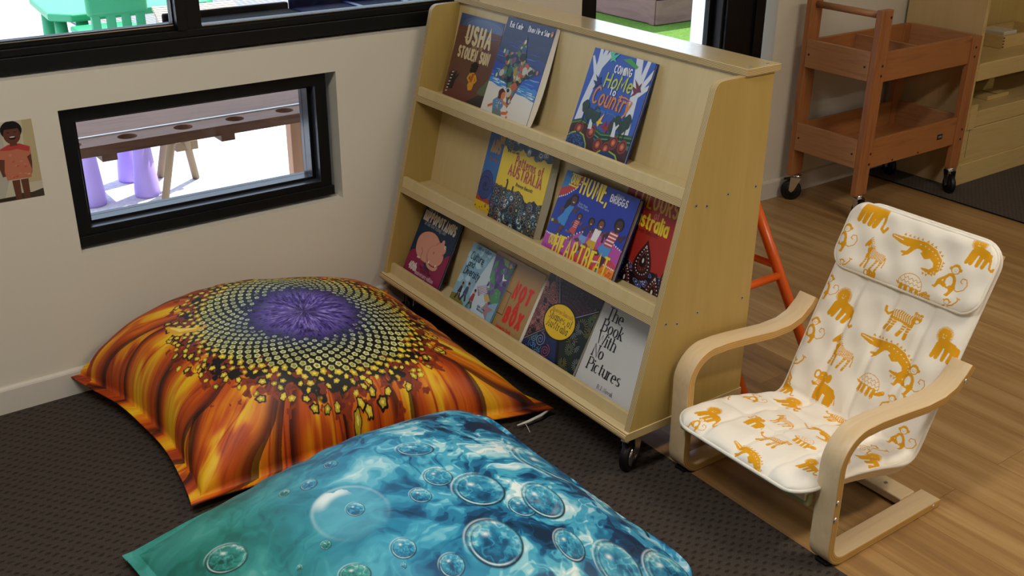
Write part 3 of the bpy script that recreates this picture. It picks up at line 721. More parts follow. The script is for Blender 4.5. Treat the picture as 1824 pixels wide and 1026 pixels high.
#ENDCHAIRSURF
ac = thing('child_armchair', (1.95, -1.56, 0), 'bentwood child armchair with white cushion printed in yellow animals, on the timber floor', 'chair')
def bent_frame(y0, y1):
    w_ = .0225/2
    path = [(2.202, .392), (2.186, .372)]
    path += [(2.150, .344), (2.105, .331), (2.04, .330), (1.93, .342), (1.86, .348)]
    path += [(x, z) for x, z in arc(1.820, .270, .078, 84, 178, 14)]
    path += [(1.744, .20), (1.7455, .13)]
    path += [(x, z) for x, z in arc(1.800, .0655, .054, 180, 270, 12)]
    path += [(1.90, .0115), (2.176, .0115)]
    p = np.array(path); d = np.gradient(p, axis=0); d /= np.linalg.norm(d, axis=1)[:, None]; nn = np.stack([-d[:, 1], d[:, 0]], 1)
    lay = [-1, -.72, -.62, -.16, -.06, .32, .42, 1]; lm = [M_beechedge, M_beechdark, M_beechedge, M_beechdark, M_beechedge, M_beechdark, M_beechedge]
    b = MB(); N = len(p)
    R = [p+nn*w_*k for k in lay]
    for i in range(N-1):
        for yy in (y0, y1):
            for k in range(7):
                q = [R[k][i], R[k+1][i], R[k+1][i+1], R[k][i+1]]
                b.add([(a[0], yy, a[1]) for a in q], [(0, 1, 2, 3)], lm[k])
        for k in (0, 7): b.add([(R[k][i][0], y0, R[k][i][1]), (R[k][i][0], y1, R[k][i][1]), (R[k][i+1][0], y1, R[k][i+1][1]), (R[k][i+1][0], y0, R[k][i+1][1])], [(0, 1, 2, 3)], M_beech, True)
    for i in (0, N-1): b.add([(R[0][i][0], y0, R[0][i][1]), (R[0][i][0], y1, R[0][i][1]), (R[7][i][0], y1, R[7][i][1]), (R[7][i][0], y0, R[7][i][1])], [(0, 1, 2, 3)], M_beechedge)
    o = b.build('arm_frame', ac, .0022)
    me = o.data
    me.polygons.foreach_set('use_smooth', [True]*len(me.polygons)); 
    return o
bent_frame(-1.820, -1.765); bent_frame(-1.355, -1.300)
for yy in (-1.7925, -1.3275):
    b = MB(); b.box((1.752, yy-.017, 0), (1.80, yy+.017, .012), M_rubber); b.build('foot_pad', ac, .002)
b = MB(); b.box((2.088, -1.765, .006), (2.148, -1.355, .027), M_beech); b.build('cross_bar', ac, .003)
for (x, z) in ((1.742, .192), (1.7425, .146)):
    b = MB(); b.lathe((x, -1.820, z), (0, -1, 0), [(.007, 0), (.0065, .0018), (.003, .0026), (.001, .0026)], M_chrome, 16); b.build('bolt', ac)
b = MB(); b.lathe((2.178, -1.820, .360), (0, -1, 0), [(.007, 0), (.0065, .0018), (.003, .0026), (.001, .0026)], M_chrome, 16); b.build('bolt', ac)
b = MB(); b.lathe((2.150, -1.820, .0115), (0, -1, 0), [(.005, 0), (.0045, .0012), (.001, .0012)], M_chrome, 16); b.build('bolt', ac)
b = MB(); b.lathe((2.118, -1.70, .027), (0, 0, 1), [(.006, 0), (.0055, .001), (.001, .001)], M_steel, 16); b.build('bolt', ac)
# bent seat frame and webbing under the cushion
M_web = mat('khaki_webbing', '#8F875C', .8, .15)
def seat_strip(name, ya, yb, s0, s1, d0, d1, m):
    sv = np.linspace(s0, s1, 60); p, n = ch_line(sv); b = MB()
    A = p-n*d0; B = p-n*d1
    for i in range(59):
        for Q in (A, B): b.add([(Q[i][0], ya, Q[i][1]), (Q[i][0], yb, Q[i][1]), (Q[i+1][0], yb, Q[i+1][1]), (Q[i+1][0], ya, Q[i+1][1])], [(0,1,2,3)], m, True)
        for yy in (ya, yb): b.add([(A[i][0], yy, A[i][1]), (A[i+1][0], yy, A[i+1][1]), (B[i+1][0], yy, B[i+1][1]), (B[i][0], yy, B[i][1])], [(0,1,2,3)], m)
    for i in (0, 59): b.add([(A[i][0], ya, A[i][1]), (A[i][0], yb, A[i][1]), (B[i][0], yb, B[i][1]), (B[i][0], ya, B[i][1])], [(0,1,2,3)], m)
    return b.build(name, ac)
seat_strip('seat_rail', -1.757, -1.722, .03, CH_L-.02, .014, .034, M_beech); seat_strip('seat_rail', -1.41, -1.375, .03, CH_L-.02, .014, .034, M_beech)
seat_strip('webbing', -1.722, -1.41, .035, CH_L-.05, .016, .019, M_web)
b = MB(); b.box((1.712, -1.765, .160), (1.728, -1.355, .190), M_web); b.build('front_bar', ac, .004)
for ya, yb in ((-1.765, -1.722), (-1.41, -1.355)): b = MB(); b.box((2.204, ya, .352), (2.222, yb, .376), M_beech); b.build('back_support', ac, .002)
def paint_animals(cl, which):
    Yc = srgb('#DFA11A'); W = srgb('#EFEADF')
    def put(kind, a, s, size, rot=0.0, flip=False):
        co, si = math.cos(rot), math.sin(rot); fx = -1 if flip else 1
        T = lambda x, y: (a+size*(x*fx*co-y*si), s+size*(x*fx*si+y*co))
        P = lambda pts, c=Yc: cl.poly([T(*p) for p in pts], c)
        Ln = lambda pts, r, c=Yc: cl.line([T(*p) for p in pts], [q*size for q in r] if isinstance(r, (list, tuple)) else r*size, c)
        E = lambda x, y, rx, ry, c=Yc, ro=0: cl.ell(*T(x, y), rx*size, ry*size, c, rot+fx*ro)
        def spiral(cx, cy, r0, r1, a0, turns, w, c=Yc):
            n = int(20*abs(turns))+4; Ln([(cx+(r0+(r1-r0)*i/n)*math.cos(a0+2*PI*turns*i/n), cy+(r0+(r1-r0)*i/n)*math.sin(a0+2*PI*turns*i/n)) for i in range(n+1)], w, c)
        if kind == 'lion':
            for i in range(40):
                th = 2*PI*i/40; Ln([(-.22+.15*math.cos(th), .26+.15*math.sin(th)), (-.22+.27*math.cos(th), .26+.27*math.sin(th))], [.018, .009])
            E(-.22, .26, .185, .185)
            for (dx, dy) in ((-.27, .27), (-.17, .27)): E(dx, dy, .015, .012, W)
            Ln([(-.26, .19), (-.22, .17), (-.18, .19)], .009, W)
            P([(-.36, .10), (-.05, .16), (.20, .10), (.33, -.02), (.33, -.22), (.20, -.22), (-.02, -.12), (-.30, -.12)])
            for x0, x1 in ((-.30, -.38), (-.19, -.24), (.02, -.02), (.24, .17)): Ln([(x0, -.05), (x1, -.44)], [.085, .065])
            Ln([(.29, .0), (.36, -.20), (.40, -.42), (.48, -.47), (.52, -.40)], [.04, .03, .03, .035, .045])
        elif kind == 'lionback':
            for x0, x1 in ((-.40, -.46), (-.22, -.26), (-.02, -.05), (.17, .12)): Ln([(x0, .15), (x1, -.32)], [.10, .08])
            P([(-.48, .30), (.32, .30), (.30, .02), (-.45, .05)])
            Ln([(.30, .25), (.37, -.05), (.38, -.30), (.50, -.36), (.56, -.22)], [.05, .04, .04, .045, .05])
        elif kind == 'zebra':
            P([(-.30, .44), (-.24, .34), (-.14, .20), (.10, .12), (.34, .12), (.40, .0), (.36, -.14), (.16, -.10), (-.06, -.12), (-.18, -.08), (-.26, .04), (-.31, .20), (-.41, .14), (-.43, .20), (-.36, .34)])
            for i in range(7): x = -.28+.035*i; Ln([(x-.03, .40-.035*i), (x+.03, .49-.05*i)], [.016, .010])
            for x0, x1 in ((-.20, -.27), (-.12, -.13), (.20, .06), (.33, .24)): Ln([(x0, -.06), ((x0+x1)/2+.02, -.25), (x1, -.45)], [.055, .03, .032])
            for i in range(11): x = -.10+.047*i; Ln([(x, .17), (x-.035, .02), (x-.01, -.10)], .0095, W)
            for i in range(5): Ln([(-.33+.03*i, .12+.05*i-.06*0), (-.25+.035*i, .16+.03*i)], .008, W)
            for x0, x1 in ((-.24, -.27), (.13, .06), (.29, .24)):
                for j in range(3): Ln([(x0-.05, -.20-.07*j), (x0+.06, -.17-.07*j)], .007, W)
            Ln([(.39, .05), (.43, -.10), (.42, -.26)], [.012, .012, .018])
        elif kind == 'croc':
            body = [(-.52, .26), (-.30, .19), (-.10, .12), (.12, .06), (.30, -.04), (.42, -.18), (.42, -.32), (.30, -.38), (.14, -.32)]
            Ln(body, [.022, .045, .085, .105, .095, .075, .06, .045, .015])
            Ln([(-.52, .24), (-.34, .14), (-.20, .10)], [.018, .03, .04]); Ln([(-.50, .252), (-.30, .175)], .008, W)
            for i in range(17):
                t_ = .12+i*.052; k = min(int(t_*8), 7); f = t_*8-k; x = body[k][0]+(body[k+1][0]-body[k][0])*f; y = body[k][1]+(body[k+1][1]-body[k][1])*f
                dx, dy = body[k+1][0]-body[k][0], body[k+1][1]-body[k][1]; L = math.hypot(dx, dy); nx, ny = -dy/L, dx/L
                r_ = .05+.06*math.sin(min(1, t_*1.2)*PI); P([(x+nx*r_-dx/L*.03, y+ny*r_-dy/L*.03), (x+nx*(r_+.05), y+ny*(r_+.05)), (x+nx*r_+dx/L*.03, y+ny*r_+dy/L*.03)])
                if i > 3: E(x+nx*.03, y+ny*.03, .012, .010, W)
            Ln([(-.10, .05), (-.20, -.06), (-.30, -.04)], [.05, .035, .02]); Ln([(-.20, -.06), (-.28, -.11)], [.03, .012]); Ln([(.10, -.02), (.16, -.12), (.24, -.12)], [.05, .03, .02])
            E(.02, .0, .07, .028, W, -.3)
        elif kind == 'monkey':
            E(-.05, .32, .15, .15); E(-.21, .30, .05, .05); E(.10, .34, .05, .05); E(-.05, .29, .105, .095, W)
            for dx in (-.09, -.01): E(dx, .31, .012, .012)
            Ln([(-.09, .26), (-.01, .26)], .008)
            E(-.08, -.05, .18, .23, Yc, .15); E(-.09, -.07, .105, .155, W, .15)
            Ln([(-.20, .05), (-.34, -.10), (-.32, -.22)], .04); Ln([(.06, .02), (.10, -.14), (-.02, -.20)], .035)
            Ln([(-.18, -.22), (-.36, -.16), (-.40, -.36), (-.48, -.36)], [.06, .06, .035, .02]); Ln([(.02, -.24), (.10, -.18), (.04, -.44), (-.02, -.46)], [.06, .06, .045, .02])
            Ln([(.08, -.20), (.26, -.24), (.42, -.12), (.46, .04), (.38, .18), (.26, .16), (.23, .06), (.30, .03)], .014)
        elif kind == 'monkey2':
            E(.0, .26, .105, .10); E(.0, .24, .075, .065, W)
            for dx in (-.03, .03): E(dx, .255, .009, .009)
            Ln([(-.10, .27), (-.13, .29)], .022); Ln([(.10, .27), (.13, .29)], .022)
            for q in ([(-.06, .14), (-.10, -.02), (-.10, -.16)], [(.05, .14), (.06, .0), (.02, -.12)]): Ln(q, .014)
            Ln([(.05, .14), (.20, .20), (.32, .36), (.34, .47)], .022); Ln([(.32, .44), (.27, .48)], .016); Ln([(.34, .46), (.40, .46)], .016)
            Ln([(-.06, .12), (-.22, .02), (-.26, -.16)], .022)
            Ln([(-.08, -.16), (-.20, -.30), (-.24, -.48)], .03); Ln([(.02, -.12), (.20, -.26), (.20, -.42), (.26, -.48)], [.03, .03, .025, .02])
            spiral(-.02, -.36, .02, .10, 0, 1.2, .012)
        elif kind == 'turtle':
            arcp = [(.36*math.cos(PI*i/16)-.06, .36*math.sin(PI*i/16)-.05) for i in range(17)]
            Ln(arcp+[arcp[0]], .010)
            for row, y in enumerate((.20, .09, -.02)):
                n = 4+row; hw = math.sqrt(max(.01, .36**2-(y+.05)**2))*.95
                for i in range(n):
                    x0 = -.06-hw+2*hw*i/n; x1 = x0+2*hw/n; Ln([(x0, y), ((x0+x1)/2, y-.07), (x1, y)], .009)
            for x in (-.30, -.14, .04, .20): Ln([(x, -.08), (x-.01, -.28)], [.05, .06])
            for x in (-.30, -.14, .04, .20): Ln([(x-.05, -.31), (x+.03, -.31)], .008, W)
            Ln([(.28, -.16), (.38, -.10), (.46, -.04)], [.04, .065, .06]); E(.45, -.02, .012, .012, W); Ln([(-.40, -.06), (-.47, -.02)], [.03, .01])
        elif kind == 'tiger':
            P([(-.30, .16), (-.10, .22), (.18, .20), (.34, .26), (.40, .10), (.36, -.08), (.16, -.06), (-.10, -.06), (-.30, -.08)])
            E(.38, .20, .13, .13); E(.30, .32, .04, .04); E(.46, .32, .04, .04); E(.42, .14, .05, .04, W)
            for x0, x1 in ((-.24, -.30), (-.12, -.16), (.18, .12), (.32, .32)): Ln([(x0, -.02), (x0-.01, -.2), (x1, -.38)], [.075, .05, .05])
            Ln([(-.28, .10), (-.40, -.02), (-.48, .02), (-.50, .12)], [.03, .03, .03, .035])
            for i in range(9): x = -.24+.065*i; Ln([(x, .24), (x-.03, .12), (x+.01, .0)], .012, W)
            for x in (-.24, -.12, .17, .32):
                for j in range(3): Ln([(x-.07, -.10-.07*j), (x+.05, -.08-.07*j)], .009, W)
            for i in range(4): Ln([(.30+.05*i, .29), (.32+.04*i, .24)], .008, W)
        elif kind == 'elephant':
            P([(-.20, .16), (.05, .14), (.30, .10), (.40, -.04), (.40, -.30), (.22, -.20), (.02, -.14), (-.18, -.16), (-.26, .0)])
            for x0 in (-.18, -.04, .20, .33): Ln([(x0, -.10), (x0-.03, -.42)], [.08, .065])
            for x0 in (-.18, -.04, .20, .33): Ln([(x0-.08, -.46), (x0+.03, -.46)], .010, W)
            E(-.20, .26, .16, .17); E(-.38, .28, .10, .13); E(.0, .30, .09, .13); E(-.38, .28, .05, .08, W); 
            Ln([(-.24, .20), (-.28, .04), (-.36, -.02), (-.42, .02)], [.07, .055, .04, .03])
            for j in range(4): Ln([(-.32, .14-.035*j), (-.22, .14-.035*j)], .007, W)
            for dx in (-.26, -.14): E(dx, .30, .016, .014, W)
            Ln([(.40, -.05), (.45, -.22), (.47, -.30)], [.014, .012, .022])
    if which == 'headrest_pad':
        L = [('lionback', 0.074, 0.953, 0.115, -0.10), ('monkey', 0.015, 0.872, 0.110, 0.00), ('zebra', 0.115, 0.855, 0.115, -0.05), ('croc', 0.221, 0.904, 0.185, 0.25), ('turtle', 0.243, 0.817, 0.125, -0.05), ('monkey', 0.337, 0.865, 0.115, -0.08), ('lion', 0.378, 0.950, 0.100, 0.00), ('monkey2', 0.035, 0.794, 0.090, 0.00), ('elephant', 0.135, 0.788, 0.090, 0.00), ('tiger', 0.255, 0.781, 0.120, 0.00), ('monkey2', 0.345, 0.794, 0.100, 0.00)]
    else:
        L = [('lion', 0.085, 0.704, 0.115, -0.15), ('tiger', 0.243, 0.729, 0.135, -0.10), ('monkey', 0.025, 0.613, 0.105, 0.00), ('zebra', 0.129, 0.591, 0.125, -0.05), ('croc', 0.243, 0.639, 0.190, 0.25), ('monkey2', 0.002, 0.495, 0.125, 0.00), ('elephant', 0.123, 0.485, 0.125, -0.05), ('turtle', 0.239, 0.546, 0.120, -0.05), ('monkey', 0.333, 0.601, 0.115, -0.08), ('lion', 0.385, 0.714, 0.110, 0.00), ('monkey2', 0.308, 0.518, 0.120, 0.00), ('tiger', 0.206, 0.414, 0.120, 0.00), ('lion', 0.096, 0.355, 0.115, -0.10), ('monkey2', 0.004, 0.197, 0.086, 0.30), ('monkey', 0.046, 0.258, 0.090, 0.40), ('lion', 0.073, 0.073, 0.098, 0.00), ('elephant', 0.150, 0.144, 0.090, 0.00), ('zebra', 0.173, 0.219, 0.094, 0.10), ('croc', 0.245, 0.262, 0.125, 0.15), ('tiger', 0.231, 0.110, 0.105, 0.00), ('turtle', 0.273, 0.179, 0.090, 0.00), ('croc', 0.238, 0.016, 0.133, 0.15), ('lion', 0.362, 0.093, 0.078, 0.00), ('monkey', 0.077, 0.020, 0.062, 0.00), ('monkey2', 0.345, 0.340, 0.110, 0.00), ('lion', 0.400, 0.280, 0.100, 0.00), ('monkey', 0.375, 0.460, 0.100, 0.00), ('monkey', 0.012, 0.734, 0.100, 0.00), ('lion', 0.015, 0.440, 0.100, 0.00), ('elephant', 0.360, 0.200, 0.100, 0.00)]
    for q in L: put(q[0], q[1], q[2], q[3]*.74, *q[4:])
M_chair = print_material('white_canvas_yellow_animals', .8, .2, 1200)
M_piping = mat('white_piping', '#E9E4D8', .75, .2)
def chair_pad(name, ns, nt, kw, back_kw, parent, outline_r):
    S, A, P = ch_surface(ns, nt, 1, **kw)
    cl = Cloth(A, S, srgb('#EFEADF')); paint_animals(cl, name)
    o = grid_mesh(name, P, [M_chair], cl.C, parent)
    S2, A2, P2 = ch_surface(ns//6, nt//6, -1, **back_kw)
    grid_mesh('underside', P2, [M_piping], None, o)
    L0, L1 = kw.get('L0', 0), kw.get('L1', CH_L); hw, r, lift = kw.get('hw', CH_HW), kw.get('r', .06), kw.get('lift', 0)
    ph = []
    for c0, c1, sg in (((L1-r), 1, 1),): pass
    ring_ = []
    for sy, ss in ((1, 1), (-1, 1), (-1, -1), (1, -1)):
        cs, cy = (L1-r if ss > 0 else L0+r), sy*(hw-r)
        a0 = {(1, 1): 0, (-1, 1): 90, (-1, -1): 180, (1, -1): 270}[(sy, ss)]
        for k in range(9):
            a = math.radians(a0+k*90/8); ring_.append((cs+r*math.sin(a), cy+r*math.cos(a)))
    pts = []
    for (s0, y0), (s1, y1) in zip(ring_, ring_[1:]+ring_[:1]):
        n = max(1, int(math.hypot(s1-s0, y1-y0)/.012))
        for k in range(n): pts.append((s0+(s1-s0)*k/n, y0+(y1-y0)*k/n))
    q = np.array(pts); p, n = ch_line(q[:, 0]); W = [(p[i][0]+n[i][0]*lift, CH_YC-q[i, 1], p[i][1]+n[i][1]*lift) for i in range(len(q))]
    b = MB(); b.tube(W, outline_r, M_piping, 10, closed=True); b.build('piping', o)
    return o
chair_pad('seat_cushion', 860, 400, dict(), dict(puff=.012), ac, .0048)
chair_pad('headrest_pad', 190, 400, dict(L0=CH_L-.185, L1=CH_L+.0-.008, hw=CH_HW+.004, r=.045, lift=.026, puff=.012, quilt=.0), dict(L0=CH_L-.185, L1=CH_L-.008, hw=CH_HW+.004, r=.045, lift=.026, puff=.008), ac, .0042)

# ================================================================== FLOOR CUSHIONS
#PILLOWSURF
def pillow(c00, c10, c11, c01, H, HB, N, M, pinch=.05, side=1, p=2.4, e=.62, wr=.006, seed=1, flange=.03, backlift=0.0, rdrop=0.0, lk=.6, rc=0.0):
    """c00 front-left, c10 front-right, c11 back-right, c01 back-left seam corners.
    Returns u, v (0..1, beyond on the flange) and points of the top (side=1) or underside (side=-1)."""
    fu = flange
    u1 = np.linspace(-fu, 1+fu, N); v1 = np.linspace(-fu, 1+fu, M)
    V, U = np.meshgrid(v1, u1, indexing='ij')
    u = U+pinch*(U-.5)*-1*4*V*(1-V)*np.clip(np.abs(2*U-1), 0, 1)**2*1.0
    v = V+pinch*(V-.5)*-1*4*U*(1-U)*np.clip(np.abs(2*V-1), 0, 1)**2*1.0
    cq = rc*np.clip(2*U-1, 0, 1.1)**7*np.clip(np.abs(2*V-1), 0, 1.1)**7; u = .5+(u-.5)*(1-cq); v = .5+(v-.5)*(1-cq)
    c = [np.array(q, float) for q in (c00, c10, c11, c01)]
    b = lambda uu, vv: (c[0]*(1-uu)[..., None]*(1-vv)[..., None]+c[1]*uu[..., None]*(1-vv)[..., None]+c[2]*uu[..., None]*vv[..., None]+c[3]*(1-uu)[..., None]*vv[..., None])
    P = b(u, v)
    Uc = np.clip(U, 0, 1); Vc = np.clip(V, 0, 1)
    P[..., 2] += backlift*np.sin(PI*Uc**lk)*Vc**2
    f = lambda q: np.clip(1-np.abs(2*q-1)**p, 0, 1)**e
    bulge = f(Uc)*f(Vc)*(1-rdrop*np.clip((Uc-.45)/.55, 0, 1)**1.5)
    ed = np.minimum(np.minimum(Uc, 1-Uc), np.minimum(Vc, 1-Vc))
    along = np.where(np.minimum(Uc, 1-Uc) < np.minimum(Vc, 1-Vc), Vc, Uc)
    fold = wr*(np.sin(along*21+4*np.sin(along*5.3+seed)+seed)+.7*np.sin(along*47+5*np.sin(along*7.1+2*seed)))*np.exp(-ed/.10)*np.clip(ed/.03, 0, 1)*(.3+.7*np.sin(along*6.1+seed)**2)
    soft = .010*(np.sin(U*7.3+seed)*np.sin(V*6.1+2*seed)+.6*np.sin(U*13+V*9+seed))*np.clip(ed/.2, 0, 1)
    if side > 0: P[..., 2] += H*bulge+fold*1.2+soft
    else: P[..., 2] = np.maximum(P[..., 2]-HB*bulge, .0045)
    fl = (U < 0) | (U > 1) | (V < 0) | (V > 1)
    P[..., 2] = np.where(fl, P[..., 2]+.0012*side+.003*np.sin(along*17+seed), P[..., 2]+.0012*side)
    P[..., 2] = np.maximum(P[..., 2], .006 if side > 0 else .0045)
    return U, V, P
SUN_C = dict(c00=(.668, -.765, .035), c10=(1.608, -.896, .035), c11=(1.579, -.065, .076), c01=(.604, -.036, .060))
SUN_K = dict(H=.249, HB=.10, pinch=.105, seed=2, wr=.006, e=.383, p=2.162, backlift=.077, rdrop=.30, lk=.532)
BLU_C = dict(c00=(.47, -1.80, .045), c10=(1.459, -1.735, .040), c11=(1.340, -.933, .151), c01=(.470, -.896, .035))
BLU_K = dict(H=.171, HB=.08, pinch=.042, seed=5, wr=.005, e=.606, p=2.52, backlift=.03, lk=.92, rc=.075)
SUN_CEN = (0.492, 0.460); SUN_SIZE = (.98, .80); SUN_R = .335
#ENDPILLOWSURF
def paint_sunflower(U, V):
    X = (U-SUN_CEN[0])*SUN_SIZE[0]; Y = (V-SUN_CEN[1])*SUN_SIZE[1]*1.08
    r = np.hypot(X, Y); th = np.arctan2(Y, X)
    R = SUN_R
    rng = np.random.RandomState(7)
    mixc = lambda a, b, k: a*(1-k[..., None])+b*k[..., None]
    stops = [(0, srgb('#1E0A08')), (.14, srgb('#4A140C')), (.32, srgb('#8E2A0E')), (.50, srgb('#C4520F')), (.66, srgb('#DE8412')), (.82, srgb('#E8B418')), (1.0, srgb('#EFD23A'))]
    C = np.empty(U.shape+(3,), np.float32); C[:] = srgb('#3A120C')
    wob = fbm(X*7, Y*7, 3, 2)-.5
    # broad overlapping petals, three layers from the back to the front
    for layer, (n, off, ln, wd, dim) in enumerate(((15, .55, .86, .120, -.08), (13, .27, .78, .120, .0), (13, .02, .70, .105, .06))):
        for k in rng.permutation(n):
            a = 2*PI*(k+off)/n+rng.uniform(-.10, .10); L = ln*rng.uniform(.9, 1.12); w_ = wd*rng.uniform(.75, 1.15); cv = rng.uniform(-.8, .8)
            ca, sa = math.cos(a), math.sin(a); px = X*ca+Y*sa; py = -X*sa+Y*ca
            t_ = (px-.62*R)/(L-.62*R); py2 = py+cv*.16*np.clip(t_, 0, 1)**2+.035*wob
            hw = w_*np.clip(np.sin(np.clip(t_*.84+.10, 0, 1)*PI), 0, 1)**.75*(.55+.45*np.clip(t_*2.2, 0, 1))
            ins = (t_ > 0) & (t_ < 1) & (np.abs(py2) < hw)
            if not ins.any(): continue
            q = py2[ins]/hw[ins]; t1 = t_[ins]
            st = fbm(q*5+k*7, t1*5+layer*3, 11+layer, 3); st2 = fbm(q*22+k*3, t1*4.0, 21+layer, 2); blot = fbm(q*2.0+k, t1*4.5+k, 41+layer, 3)
            hue = rng.uniform(-.10, .12)+dim; sd_ = rng.choice([-1, 1])*rng.uniform(.15, .5)
            core = np.exp(-((q-.35*sd_)/.50)**2)*sstep(.30, .62, blot)
            lum = .42+hue+.42*core+(st-.5)*.22+(st2-.5)*.14-.10*sstep(.6, 1.0, t1)
            crease = sum(np.exp(-((q-c0-.2*np.sin(t1*5+c1))/.030)**2)*rng.uniform(.06, .20) for c0, c1 in zip(rng.uniform(-.7, .7, 3), rng.uniform(0, 6, 3)))*sstep(1.0, .5, t1); lum -= crease
            col = np.empty((ins.sum(), 3), np.float32)
            for ch in range(3): col[:, ch] = np.interp(lum, [s_[0] for s_ in stops], [s_[1][ch] for s_ in stops])
            edge = sstep(.70, 1.0, np.abs(q))*.92; col = col*(1-edge[:, None])+srgb('#4A1208')*edge[:, None]
            base = sstep(.20, .0, t1)*.6; col = col*(1-base[:, None])+srgb('#4E120A')*base[:, None]
            C[ins] = col
            # the dark gap each petal leaves beside its neighbour
            gap = (t_ > .10) & (t_ < 1) & (np.abs(py2) >= hw) & (np.abs(py2) < hw+.004+.009*t_+.02*wob) & ((py2*sd_ < 0) | (layer > 0))
            C[gap] = C[gap]*.18+srgb('#240A08')*.6
    # ragged dark ring of anthers around the disc
    nz = fbm(X*34, Y*34, 31, 3); nb = fbm(X*60, Y*60, 37, 2)
    rr = r/R+(nz-.5)*.42
    rb = (rr > .98) & (rr < 1.16) & (nb > .46); C[rb] = srgb('#8A3212')
    rb = (rr < 1.10) & (nb > .60); C[rb] = srgb('#6A2210')
    k = sstep(1.04, 1.0, rr); C = mixc(C, srgb('#120A0A'), k)
    rb = (rr > .86) & (rr < 1.06) & (nb > .60); C[rb] = srgb('#7A2A12')
    k = sstep(.66, .54, r/R); C = mixc(C, srgb('#1C2630'), k)
    # florets on a golden-angle spiral, growing outwards
    N = 980; ga = PI*(3-math.sqrt(5)); du = (U[0, 1]-U[0, 0])*SUN_SIZE[0]; dv = (V[1, 0]-V[0, 0])*SUN_SIZE[1]*1.08
    ys, xs = U.shape
    for n in range(N, 40, -1):
        q = (n/N)**.60; rad = R*1.16*q; a = n*ga
        if q < .38: continue
        if q > .80 and rng.rand() < (q-.78)*2.0: continue
        jit = .012*max(0, q-.78)*5; cx = rad*math.cos(a)+rng.uniform(-jit, jit); cy = rad*math.sin(a)+rng.uniform(-jit, jit)
        size = (.0030+.0084*q)*(rng.uniform(.52, .78) if q > .78 else 1)
        iu = (cx/SUN_SIZE[0]+SUN_CEN[0]-U[0, 0])/(U[0, 1]-U[0, 0]); iv = (cy/(SUN_SIZE[1]*1.08)+SUN_CEN[1]-V[0, 0])/(V[1, 0]-V[0, 0])
        ru = int(size*2.2/du)+2; rv = int(size*2.2/dv)+2
        a0, a1 = max(int(iv)-rv, 0), min(int(iv)+rv+1, ys); b0, b1 = max(int(iu)-ru, 0), min(int(iu)+ru+1, xs)
        if a0 >= a1 or b0 >= b1: continue
        dx = X[a0:a1, b0:b1]-cx; dy = Y[a0:a1, b0:b1]-cy; d = np.hypot(dx, dy)/size; an = np.arctan2(dy, dx); pc = C[a0:a1, b0:b1]
        if q < .74:
            t2 = (q-.38)/.36; rim = srgb('#C2CDB4')*(1-t2)+srgb('#D2CF78')*t2; core = srgb('#3A4A4E')*(1-t2)+srgb('#5A6420')*t2
            d = d*(1-.10*np.cos(5*(an-a)+rng.uniform(0, 6)))
            pc[d < 1.0] = rim*rng.uniform(.7, 1.15); pc[d < .46] = core; pc[d < .20] = rim*.8
        else:
            d = d*(1-.13*np.cos(5*(an-a)+rng.uniform(0, 6)))*(1+.16*np.cos(2*an+rng.uniform(0, 6)))
            if q > .84: pc[d < rng.uniform(1.1, 1.7)] = srgb('#140A0A')
            yl = srgb('#E0C42A')*rng.uniform(.6, 1.05); pc[d < 1.02] = srgb('#A08C1C'); pc[d < .96] = yl; pc[d < .40] = srgb('#EBDA70')
    # violet heart made of fine radial needles
    rq = r/R; needle = fbm(th*26/PI*2, r*36, 51, 3)*.6+.4*vnoise(th*150/PI, r*110, 53)
    v1_, v2_, v3_ = srgb('#1A1236'), srgb('#55409C'), srgb('#A898D8')
    lum = needle-.02
    vc = np.empty_like(C)
    for ch in range(3): vc[..., ch] = np.interp(lum, [.26, .5, .76], [v1_[ch], v2_[ch], v3_[ch]])
    k = sstep(.54, .30, rq+(needle-.5)*.55); C = mixc(C, vc, k)
    g = sstep(.16, .02, rq)*.7; C = mixc(C, srgb('#1E1232'), g*(needle < .60))
    # one stray twisted petal across the left rim
    cl = Cloth(X, Y, 0); cl.C = C
    cl.line([(-.335, .185), (-.325, .135), (-.285, .10), (-.25, .09)], [.006, .017, .012, .003], srgb('#DDA81E')); cl.line([(-.33, .17), (-.315, .13), (-.28, .105)], [.003, .008, .004], srgb('#F0D264'))
    return cl.C
def make_cushion(name, cor, kw, paint, N, M, m, label):
    U, V, P = pillow(N=N, M=M, side=1, **cor, **kw)
    o = grid_mesh(name, P, [m], paint(U, V)); tag(o, label, 'cushion')
    U2, V2, P2 = pillow(N=N//4, M=M//4, side=-1, **cor, **kw)
    u = grid_mesh('underside', P2, [m], paint(U2, V2), o)
    return o
M_sun = print_material('printed_satin_sunflower', .52, .35, 700)
sun_o = make_cushion('floor_cushion', SUN_C, SUN_K, paint_sunflower, 980, 860, M_sun, 'large floor cushion printed with an orange sunflower and violet centre, against the white wall')
b = MB(); b.tube([(1.642, -.918, .028), (1.60, -.926, .024), (1.555, -.926, .020), (1.52, -.922, .018)], [.003, .0045, .004, .002], mat('white_lining', '#D9D5CC', .8, .2), 10); b.build('lining_edge', sun_o)
b = MB(); b.tube([(1.545, -.926, .018), (1.546, -.935, .010), (1.540, -.955, .0055)], .0009, mat('white_lining', '#D9D5CC', .8, .2), 6); b.build('loose_thread', sun_o)

